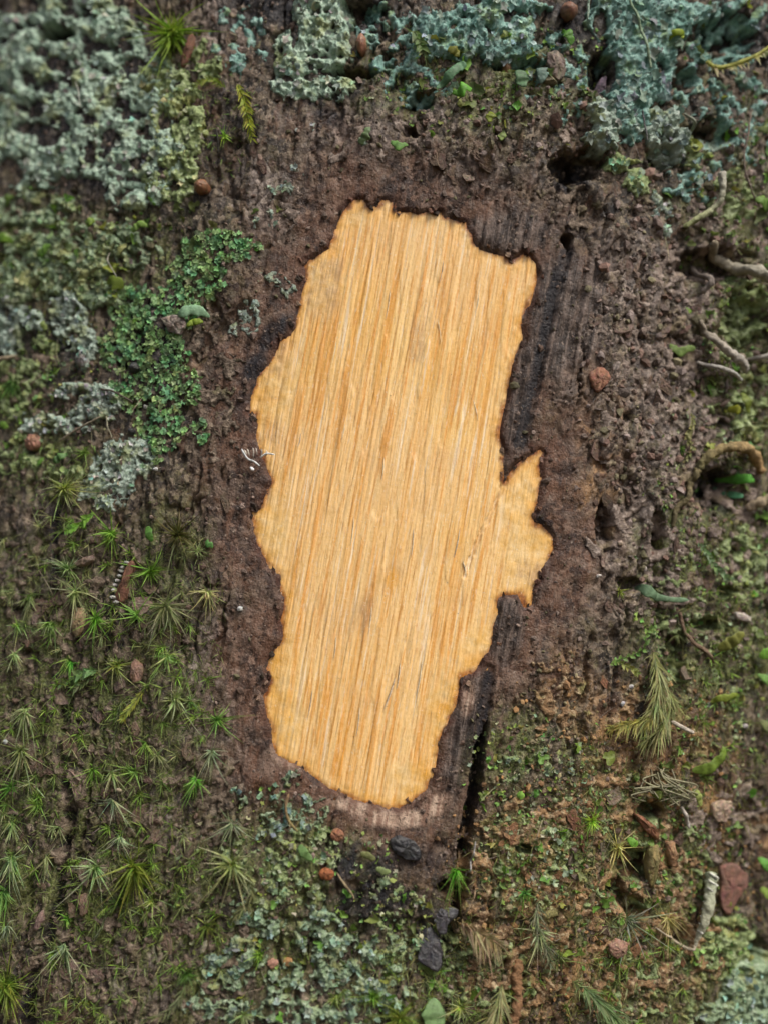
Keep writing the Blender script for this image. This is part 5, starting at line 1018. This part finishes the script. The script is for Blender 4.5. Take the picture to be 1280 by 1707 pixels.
# pale curled dead leaf at the lower right
def curl():
    pts = np.array([(1183, 1452), (1176, 1480), (1168, 1510), (1160, 1540), (1154, 1562), (1152, 1575)], float)
    v, f, c = tube(pts, [11, 10, 9, 7, 4, 2.5], None, [1.6, 2.6, 2.8, 2.6, 2.0, 1.6], (.36, .39, .26), .3, 14, 501, m=60, colt=(.46, .42, .32))
    return v, f, c
v, f, c = curl(); P = v.mean(0)
root = tag(link('curled_leaf', None, None, P), 'pale twisted dead leaf hanging on bark at the lower right', 'leaf')
child('blade', v, f, M_SOLID, root, c)
for k in range(9):   # the overlapping turns of the roll
    t = k / 9; x = 1183 - 29 * t; y = 1456 + 104 * t; wd = 8.5 * (1 - .62 * t)
    vv, ff, cc = tube([(x - wd, y - wd * .55), (x - wd * .2, y + wd * .15), (x + wd, y + wd * .75)], [1.6, 2.6, 1.4], None, [2.2, 3.0 + .4 * (1 - t), 2.2], (.66, .66, .56), .3, 7, 520 + k, m=12)
    child('fold', vv, ff, M_SOLID, root, cc)
vv, ff, cc = tube([(1152, 1572), (1148, 1579), (1136, 1577), (1126, 1566), (1108, 1558), (1090, 1545)], [3, 2.6, 2.8, 2.4, 2, 1.4], None, [1.6, 1.8, 1.8, 1.6, 1.2, .6], (.52, .45, .32), .2, 7, 540)
child('stalk', vv, ff, M_SOLID, root, cc)

# ------------------------------------------------------------------ chips, seeds, flakes
def oval(x, y, rx, ry, deg=0, k=12, sq=1.0):
    t = np.linspace(0, 2 * np.pi, k, endpoint=False); a = math.radians(deg)
    px = rx * np.sign(np.cos(t)) * np.abs(np.cos(t)) ** sq; py = ry * np.sign(np.sin(t)) * np.abs(np.sin(t)) ** sq
    return np.stack([x + px * math.cos(a) - py * math.sin(a), y + px * math.sin(a) + py * math.cos(a)], 1)
CHIPS = [
 ('bark_chip', 'brown curled bark chip with a white crumbly rim left of the blaze', 'bark chip', [(222, 932), (229, 940), (222, 958), (216, 970), (218, 985), (214, 1003), (205, 1008), (194, 1000), (193, 985), (204, 968), (208, 950), (215, 935)], .7, (.19, .085, .055), .9, .35, (0, 0)),
 ('bark_chip', 'tan bark chip under the pale drooping moss tuft', 'bark chip', [(126, 1012), (140, 1010), (147, 1024), (142, 1045), (138, 1058), (126, 1062), (118, 1050), (118, 1030)], .9, (.34, .235, .14), .7, .25, (0, 0)),
 ('bark_chip', 'smaller tan bark chip lower down between yellowish and pale tufts', 'bark chip', [(230, 1098), (240, 1105), (242, 1118), (236, 1138), (226, 1140), (220, 1126), (222, 1108)], .9, (.34, .21, .15), .6, .25, (0, 0)),
 ('bark_chip', 'narrow grey-brown bark chip above the tan chip', 'bark chip', [(125, 940), (145, 930), (160, 926), (164, 934), (150, 942), (130, 946)], .7, (.28, .2, .15), .6, .3, (0, .2)),
 ('bark_chip', 'orange-tan crumb at the left edge of bark under the grey lichen', 'bark chip', oval(58, 738, 15, 15), .9, (.40, .22, .14), .7, .3, (0, 0)),
 ('seed', 'round reddish-brown seed left above the blaze', 'seed', oval(340, 315, 13, 13), 1.3, (.23, .095, .05), 1.0, .08, (0, 0)),
 ('seed', 'brown bud at the top edge right of middle', 'seed', oval(946, 22, 15, 14), 1.5, (.27, .14, .09), 1.0, .08, (0, 0)),
 ('seed', 'upright tan bud at the top edge beside the blue-green lichen', 'seed', oval(603, 75, 9, 17), 1.2, (.36, .19, .10), .9, .1, (0, 0)),
 ('seed', 'small shiny brown bud under the dull teal lichen', 'seed', oval(845, 110, 8, 12), 1.2, (.30, .16, .10), .9, .1, (0, 0)),
 ('bark_chip', 'reddish bark strip beside the bright green grassy moss tuft', 'bark chip', [(322, 55), (328, 62), (326, 82), (316, 104), (305, 118), (302, 108), (310, 82), (316, 64)], .9, (.24, .12, .075), .6, .25, (0, 0)),
 ('bark_chip', 'brown bark flake in the hollow right of the leafless top bark', 'bark chip', [(910, 90), (928, 86), (938, 100), (942, 125), (930, 140), (916, 130), (908, 108)], 1.0, (.24, .185, .15), .6, .25, (0, 0)),
 ('bark_chip', 'purplish flake in a dark hollow left of the leafy lichen', 'bark chip', [(1005, 125), (1014, 122), (1012, 145), (1000, 165), (990, 158), (996, 138)], 1.0, (.14, .10, .13), .5, .2, (0, 0)),
 ('slate_flake', 'slate-grey smooth flake standing near the bottom edge', 'flake', [(706, 1545), (722, 1548), (732, 1565), (736, 1590), (735, 1610), (722, 1616), (704, 1608), (695, 1598), (698, 1572)], .7, (.034, .032, .038), .3, .3, (0, .25)),
 ('slate_flake', 'grey crumpled flake on top of the smooth slate-grey one', 'flake', [(720, 1508), (742, 1512), (764, 1518), (760, 1530), (745, 1540), (742, 1556), (728, 1555), (722, 1530)], .7, (.05, .047, .054), .5, .5, (0, .2)),
 ('slate_flake', 'dark blue-grey flake under the pale ledge at the blaze foot', 'flake', [(650, 1398), (664, 1392), (690, 1402), (702, 1418), (700, 1432), (684, 1434), (664, 1426), (650, 1414)], .6, (.024, .024, .028), .5, .4, (0, .1)),
 ('paper_scale', 'pink heart-shaped scale on lichen near the bottom edge', 'scale', [(446, 1604), (454, 1599), (462, 1602), (465, 1606), (458, 1614), (452, 1616), (447, 1611)], .4, (.62, .36, .23), .4, .05, (0, 0)),
 ('paper_scale', 'cream oblong scale on bark left of the pale lichen near the bottom', 'scale', [(339, 1570), (345, 1567), (346, 1576), (340, 1588), (335, 1590), (334, 1584)], .4, (.46, .42, .3), .4, .05, (0, 0)),
 ('paper_scale', 'orange-brown scale right of the pink heart-shaped one', 'scale', oval(480, 1605, 8, 7), .4, (.40, .2, .09), .4, .1, (0, 0)),
 ('bark_chip', 'orange crumb at the edge of the dark stain below the blaze', 'bark chip', oval(545, 1455, 13, 10), .7, (.44, .18, .06), .6, .25, (0, 0)),
 ('bark_chip', 'upper orange crumb beside the crack below the ledge', 'bark chip', oval(562, 1392, 11, 11), .6, (.38, .19, .09), .6, .25, (0, 0)),
 ('bark_chip', 'pale oblong chip on bark at the right edge', 'bark chip', [(1216, 1020), (1232, 1021), (1247, 1030), (1246, 1038), (1230, 1036), (1218, 1030)], .7, (.42, .35, .31), .5, .1, (0, .2)),
 ('bark_chip', 'orange rust crumb right of the dark groove beside the blaze', 'bark chip', [(975, 625), (990, 612), (1004, 615), (1016, 628), (1010, 640), (998, 652), (990, 658), (982, 645)], .8, (.40, .21, .12), .6, .35, (0, 0)),
 ('bark_chip', 'buff pitted plate of bark at the right edge near the bottom', 'bark chip', [(1180, 1338), (1200, 1330), (1222, 1336), (1220, 1352), (1208, 1372), (1190, 1368), (1178, 1352)], .7, (.36, .25, .19), .4, .3, (0, 0)),
 ('bark_chip', 'large reddish bark plate right of the pale twisted leaf', 'bark chip', [(1200, 1440), (1230, 1440), (1255, 1462), (1258, 1485), (1240, 1500), (1215, 1530), (1200, 1520), (1196, 1480)], .8, (.27, .15, .10), .4, .25, (0, 0)),
 ('seed', 'black bead among the bright green scales', 'seed', oval(226, 614, 10, 9), .9, (.018, .02, .022), .9, .1, (0, 0)),
 ('seed', 'small black bead at the foot of the bright green scales', 'seed', oval(222, 720, 6, 6), .7, (.016, .016, .02), .9, .1, (0, 0)),
 ('crusted_lump', 'white-crusted brown lump above the dark stain left of the blaze', 'lump', [(272, 532), (290, 525), (312, 530), (318, 548), (306, 562), (285, 556)], 1.0, (.34, .28, .23), .5, .4, (0, 0)),
 ('ridged_lump', 'grey ridged lump beside the bright green scales', 'lump', oval(138, 598, 13, 15, -20), 1.1, (.42, .40, .36), .8, .2, (0, 0)),
 ('bark_chip', 'salmon crumb under the white-tipped dark moss tuft', 'bark chip', [(1008, 1570), (1025, 1562), (1044, 1570), (1040, 1588), (1022, 1596), (1010, 1586)], .9, (.36, .21, .15), .7, .25, (0, 0)),
 ('bark_chip', 'rusty ridge of bark slanting beside the dark hollow at lower right', 'bark chip', [(1050, 1352), (1062, 1356), (1092, 1378), (1100, 1398), (1090, 1400), (1066, 1380)], .9, (.30, .15, .07), .7, .3, (0, 0)),
 ('bark_chip', 'upright rusty strip between dark hollows at lower right', 'bark chip', [(1104, 1400), (1118, 1400), (1126, 1425), (1124, 1446), (1112, 1442), (1106, 1420)], 1.1, (.33, .18, .10), .7, .3, (0, 0)),
 ('bark_chip', 'yellow-brown upright strip left of the rusty strip', 'bark chip', [(1076, 1412), (1094, 1406), (1098, 1430), (1090, 1460), (1080, 1480), (1074, 1450)], 1.1, (.28, .23, .09), .7, .3, (0, 0)),
 ('bark_chip', 'brown crumb at the edge of grey bark near the lower left groove', 'bark chip', [(132, 1492), (146, 1488), (150, 1500), (148, 1520), (138, 1528), (132, 1510)], .7, (.30, .2, .14), .5, .25, (0, 0)),
 ('bark_chip', 'pinkish chip in the groove at the left side near the bottom', 'bark chip', [(70, 1520), (76, 1516), (76, 1532), (66, 1550), (58, 1550), (62, 1534)], .6, (.36, .25, .2), .5, .2, (0, 0)),
]
for i, (nm, lb, ct, ol, th, col, dome, rough, tl) in enumerate(CHIPS):
    v, f, c = slab(ol, th, .05, tl, col, dome, rough, i, 24, .04)
    if i == 0:   # white crumbs along its left edge
        P = v.mean(0); root = tag(link(nm, None, None, P), lb, ct); child('chip', v, f, M_SOLID, root, c)
        for k, (x, y) in enumerate([(203, 952), (200, 960), (197, 968), (193, 975), (191, 984), (193, 996), (198, 1004), (205, 946), (211, 938)]):
            vv, ff, cc = slab(oval(x, y, 3.6, 3.2), .5, .25, (0, 0), (.5, .5, .46), .8, .4, k + 50, 8, .1)
            child('white_crumb', vv, ff, M_SOLID, root, cc)
    else:
        thing_mesh(nm, v, f, M_WET if nm in ('seed', 'slate_flake') else M_SOLID, lb, ct, col=c)
# white and tan specks one can pick out
SPECKS = [(727, 1031, 5, 'cream wood crumb on the lower right part of the wood', (.88, .76, .52)), (729, 1045, 4, 'smaller cream crumb just under the cream wood crumb', (.88, .76, .52)), (754, 1037, 4, 'cream crumb right of the pair on the wood', (.86, .74, .5)), (526, 949, 7, 'pale lifted fleck of wood near the left notch', (.86, .72, .46)), (472, 959, 6, 'pale wood fleck on the rim at the left notch', (.8, .7, .48)), (845, 586, 5, 'pale wood shaving near the right rim of the blaze', (.86, .76, .56)), (519, 1041, 5, 'pale wood fleck below the left notch', (.86, .74, .5)), (400, 1015, 5, 'white glinting crumb on brown bark left of the blaze', (.62, .62, .6)), (262, 783, 5, 'white crumb at the foot of the bright green scales', (.58, .58, .55)), (242, 678, 4, 'white crumb inside the bright green scales', (.56, .56, .52)), (997, 960, 5, 'pale crumb on reddish bark right of the blaze lobe', (.62, .56, .5)), (1075, 948, 7, 'whitish crumb on grey bark left of the fan-tipped frond', (.52, .46, .42)), (1033, 906, 6, 'tan crumb on dark bark right of the blaze lobe', (.48, .36, .28)), (1052, 1145, 4, 'tiny white crumb left of the hanging feather moss', (.54, .53, .5)), (1037, 1173, 5, 'white crumb on top of the thick yellow-green moss tip', (.55, .54, .54)), (12, 1236, 5, 'white crumb at the left edge on the large pale moss tuft', (.56, .56, .54)), (200, 1317, 6, 'cream crumb below the bright tuft beside the dark groove', (.56, .48, .32)), (557, 1308, 5, 'brown bead stuck on the wood at the blaze foot', (.10, .05, .03)), (495, 959, 4, 'dark brown speck on the wood near the left notch', (.08, .03, .02)), (514, 872, 4, 'dark brown scrap on the wood left of its middle', (.10, .05, .03)), (535, 1032, 3, 'dark dot on the wood below the left notch', (.09, .04, .02)), (525, 850, 3, 'dark dot on the wood just above the brown scrap', (.10, .05, .03)), (762, 1514, 5, 'pale bead on the grey crumpled flake', (.6, .5, .4)), (1238, 1210, 6, 'grey-white crumb on rusty bark at the right edge', (.5, .45, .42))]
for i, (x, y, r, lb, col) in enumerate(SPECKS):
    rgk = np.random.default_rng(i); v, f, c = slab(oval(x, y, r * rgk.uniform(.7, 1.1), r * rgk.uniform(.5, .9), rgk.uniform(0, 180)), .35 if y < 1e4 else .5, .12, (0, 0), col, .8, .3, i + 90, 10, .14)
    thing_mesh('crumb', v, f, M_SOLID, lb, 'crumb', col=c)

# ------------------------------------------------------------------ uncountable cover: crumbs, moss fuzz, green scurf
def sample(n, Z, rg, sdmin=14, noise=25, s=5, soft=-12):
    X = rg.uniform(-60, 1340, n * 12); Y = rg.uniform(-80, 1790, n * 12)
    m = (ell(X, Y, Z) + noise * fbm(X / 30, Y / 30, 3, s) > soft); X, Y = X[m], Y[m]
    m = blaze_sd(X, Y) > sdmin; return X[m][:n], Y[m][:n]
def crumbs(X, Y, r, cols, rg, sink=.3):
    n = len(X); a, b = px2ab(X, Y); P = ab2w(a, b, bark_at(a, b) - sink * r * .1 + .3 * r * .1)
    ph = (1 + 5 ** .5) / 2
    ico = nrm(np.array([(-1, ph, 0), (1, ph, 0), (-1, -ph, 0), (1, -ph, 0), (0, -1, ph), (0, 1, ph), (0, -1, -ph), (0, 1, -ph), (ph, 0, -1), (ph, 0, 1), (-ph, 0, -1), (-ph, 0, 1)], float))
    fi = np.array([(0, 11, 5), (0, 5, 1), (0, 1, 7), (0, 7, 10), (0, 10, 11), (1, 5, 9), (5, 11, 4), (11, 10, 2), (10, 7, 6), (7, 1, 8), (3, 9, 4), (3, 4, 2), (3, 2, 6), (3, 6, 8), (3, 8, 9), (4, 9, 5), (2, 4, 11), (6, 2, 10), (8, 6, 7), (9, 8, 1)])
    sc3 = rg.uniform(.5, 1.2, (n, 1, 3)); jt = rg.uniform(.65, 1.3, (n, 12, 1))
    q = nrm(rg.standard_normal((n, 3))); q2 = nrm(np.cross(q, rg.standard_normal((n, 3)))); q3 = np.cross(q, q2)
    v = ico[None] * sc3 * jt; v = v[..., :1] * q[:, None] + v[..., 1:2] * q2[:, None] + v[..., 2:] * q3[:, None]
    V = P[:, None] + v * (r * PXM)[:, None, None]
    F = (fi[None] + (np.arange(n) * 12)[:, None, None]).reshape(-1, 3)
    c = np.array(cols)[rg.integers(len(cols), size=n)] * (1 + .22 * rg.standard_normal((n, 1)))
    return V.reshape(-1, 3), F, np.clip(np.repeat(c[:, None], 12, 1).reshape(-1, 3), .01, .9)
rgc = np.random.default_rng(31)
ALLZ = [(640, 853, 760, 980)]
X, Y = sample(3600, ALLZ, rgc, 10, 60, 5, 0)
r = rgc.gamma(2.2, 1.0, len(X)) + .9
v, f, c = crumbs(X, Y, np.clip(r, 1, 8), [(.15, .10, .07), (.20, .145, .11), (.10, .065, .045), (.25, .19, .15), (.13, .12, .06)], rgc)
thing_mesh('bark_crumbs', v, f, M_SOLID, 'brown crumbs of bark and soil scattered all over the trunk', 'crumbs', col=c, smooth=False, kind='stuff')
X, Y = sample(1300, [(1000, 1480, 260, 210), (1090, 1230, 130, 120), (930, 1190, 60, 70)], rgc, 14, 40, 6)
v, f, c = crumbs(X, Y, np.clip(rgc.gamma(2.0, 1.2, len(X)) + 1.0, 1, 8), [(.28, .14, .06), (.22, .11, .055), (.34, .19, .09), (.17, .12, .08), (.26, .21, .12)], rgc)
thing_mesh('rust_crumbs', v, f, M_SOLID, 'rusty orange-brown crumbs covering the bark at lower right', 'crumbs', col=c, smooth=False, kind='stuff')
X, Y = sample(1200, [(1130, 600, 150, 300), (1180, 960, 130, 130), (1220, 330, 90, 130), (860, 210, 160, 60)], rgc, 20, 40, 8)
v, f, c = crumbs(X, Y, np.clip(rgc.gamma(2.6, 1.5, len(X)) + 1.4, 1, 13), [(.24, .185, .155), (.30, .24, .21), (.17, .125, .10), (.20, .18, .10), (.25, .16, .12)], rgc)
thing_mesh('grey_crumbs', v, f, M_SOLID, 'greyish pink crumbs heaped on the bark right of the blaze', 'crumbs', col=c, smooth=False, kind='stuff')
def fuzz(name, label, n, Z, Lpx, col, tip, seed, s=5, up=1.0):
    rg = np.random.default_rng(seed); X, Y = sample(n, Z, rg, 35, 35, s)
    P, ex, ey, nn = pos(X, Y); k = len(X); ph = rg.uniform(0, 6.283, (k, 1))
    d = ex * np.cos(ph) + ey * np.sin(ph); Dr = nrm(nn * rg.uniform(.15, up, (k, 1)) + d * rg.uniform(.3, 1, (k, 1)) - .3 * ey)
    v, f, c = strips(P - nn * .0001, Dr, .25 * d - .3 * ey * rg.uniform(0, 1, (k, 1)), rg.uniform(.5, 1.3, k) * Lpx * PXM, rg.uniform(.7, 1.3, k) * .00009, col, tip, None, 4, rg)
    thing_mesh(name, v, f, M_LEAF, label, 'moss', col=c, kind='stuff')
fuzz('moss_fuzz', 'sparse short green moss fuzz over the bark at lower left', 5200, [(120, 1300, 200, 420), (300, 1050, 60, 160), (240, 1500, 120, 140), (60, 1600, 120, 130)], 14, (.15, .19, .045), (.32, .36, .13), 61)
fuzz('moss_fuzz', 'olive moss fuzz over rusty bark along the bottom right', 6000, [(1000, 1560, 300, 170), (760, 1640, 160, 90), (1080, 1330, 160, 120), (1220, 1100, 90, 260), (1240, 600, 60, 200)], 15, (.20, .23, .05), (.38, .39, .13), 62, 8)
fuzz('moss_fuzz', 'dim green moss fuzz among the lichens at upper left', 1800, [(90, 480, 120, 120), (60, 660, 90, 90), (350, 200, 70, 90), (100, 780, 90, 60)], 13, (.16, .25, .04), (.31, .42, .11), 63, 9)
# scurf of tiny green scales on shaded bark
rgf = np.random.default_rng(64)
X, Y = sample(2600, [(1190, 1000, 120, 320), (1020, 1420, 220, 140), (480, 1480, 190, 160), (820, 120, 200, 80), (90, 560, 140, 160), (880, 1270, 110, 60), (700, 1600, 120, 90), (1240, 500, 60, 260)], rgf, 45, 40, 12)
a, b = px2ab(X, Y); v, f, c = flakes(X, Y, bark_at(a, b) + .12, rgf.uniform(1.8, 5.5, len(X)), (.27, .31, .17), 4, .7, .4, rgf)
hu = rgf.uniform(0, 1, (len(X), 1)).repeat(19, 0); c = np.clip(c * np.where(hu < .3, [1.0, 1.15, .5], np.where(hu < .5, [.75, 1.15, .55], [1.05, 1.05, 1.1])), 0, .9)
thing_mesh('green_scurf', v, f, M_SCALE, 'scattered tiny grey-green lichen scales on the rougher bark', 'lichen', col=c, kind='stuff')

# litter too fine to count: leaf bits, threads, tiny sprigs
rgl = np.random.default_rng(71)
X, Y = sample(620, [(800, 140, 180, 90), (1230, 500, 70, 500), (90, 470, 130, 130), (1010, 1420, 260, 200), (620, 1600, 260, 110), (60, 680, 90, 80), (1180, 200, 110, 150), (880, 1270, 110, 70), (200, 380, 180, 40)], rgl, 60, 45, 14)
a, b = px2ab(X, Y); v, f, c = flakes(X, Y, bark_at(a, b) + rgl.uniform(.2, .7, len(X)), rgl.gamma(4, 1.3, len(X)) + 1.5, (.30, .38, .12), 3, .7, .5, rgl, ring=11)
hu = rgl.uniform(0, 1, (len(X), 1)).repeat(23, 0); c = np.clip(c * np.where(hu < .35, [.6, 1.05, .5], np.where(hu < .6, [1.1, 1.0, .6], [.65, .72, .65])), 0, .9)
thing_mesh('leaf_bits', v, f, M_LEAF, 'small green and olive leaf bits caught all over the rough bark', 'leaf litter', col=c, kind='stuff')
X, Y = sample(330, [(1160, 560, 130, 330), (1050, 1420, 260, 250), (140, 1300, 200, 400), (1150, 200, 150, 150), (640, 1580, 220, 110), (110, 600, 130, 200)], rgl, 50, 45, 15)
P, ex, ey, nn = pos(X, Y); k = len(X); ph = rgl.uniform(0, 6.283, (k, 1)); d = ex * np.cos(ph) + ey * np.sin(ph)
v, f, c = strips(P, nrm(d + nn * rgl.uniform(.1, .8, (k, 1))), -.5 * nn * rgl.uniform(0, 1, (k, 1)) + .4 * rgl.standard_normal((k, 3)) - .2 * ey, rgl.gamma(3, 11, k) * PXM, rgl.uniform(.5, 1.0, k) * .00007, (.30, .26, .17), (.46, .42, .30), None, 7, rgl)
thing_mesh('fine_threads', v, f, M_SOLID, 'fine straw-coloured threads and hairs straying over the bark', 'threads', col=c, kind='stuff')
parts = []
X, Y = sample(420, [(120, 1300, 190, 420), (250, 1180, 90, 160), (60, 1600, 120, 120), (260, 1500, 110, 150), (760, 1650, 170, 60), (1020, 1600, 200, 90), (1200, 1150, 90, 160)], rgl, 60, 40, 16)
P, ex, ey, nn = pos(X, Y)
for i in range(len(X)):
    n = int(rgl.integers(10, 22)); ph = rgl.uniform(0, 6.283, (n, 1)); el = rgl.uniform(.3, 1.5, (n, 1))
    d = ex[i] * np.cos(ph) + ey[i] * np.sin(ph); ax = nrm(nn[i] + rgl.normal(0, .4) * ex[i] + rgl.normal(-.3, .4) * ey[i])
    g = [(.20, .31, .06), (.30, .34, .14), (.18, .24, .06), (.24, .38, .06)][rgl.integers(4)]
    parts.append(strips(np.repeat(P[i:i + 1], n, 0) + ax * rgl.uniform(0, .0006, (n, 1)), nrm(ax * np.cos(el) + d * np.sin(el)), .2 * d - .35 * ey[i] * rgl.uniform(0, 1, (n, 1)), rgl.gamma(6, 2.3, n) * PXM, rgl.uniform(.7, 1.2, n) * .00009, g, np.array(g) * 1.7, None, 4, rgl))
v, f, c = join(parts)
thing_mesh('moss_sprigs', v, f, M_LEAF, 'tiny moss sprigs filling the bark between the larger tufts', 'moss', col=c, kind='stuff')

GROUPS = {'moss_tuft': 'moss tufts growing on the bark', 'moss_shoot': 'feathery moss shoots on the bark', 'liverwort': 'liverwort fronds on the bark', 'leaflet': 'small green leaves on the bark', 'rootlet': 'rootlets clinging to the bark',
          'twig': 'loose twigs caught on the bark', 'thread': 'thin stems and threads on the bark', 'bark_chip': 'loose chips of bark', 'seed': 'seeds and buds caught in the bark', 'slate_flake': 'dark flakes below the blaze', 'paper_scale': 'thin coloured scales near the bottom',
          'crumb': 'single crumbs on bark and wood', 'crust_lichen': 'crust lichens on the bark', 'leafy_lichen': 'leafy lichens on the bark'}
for o in list(COL.objects):
    if o.parent is None and o.name.split('.')[0] in GROUPS and 'label' in o: o['group'] = GROUPS[o.name.split('.')[0]]
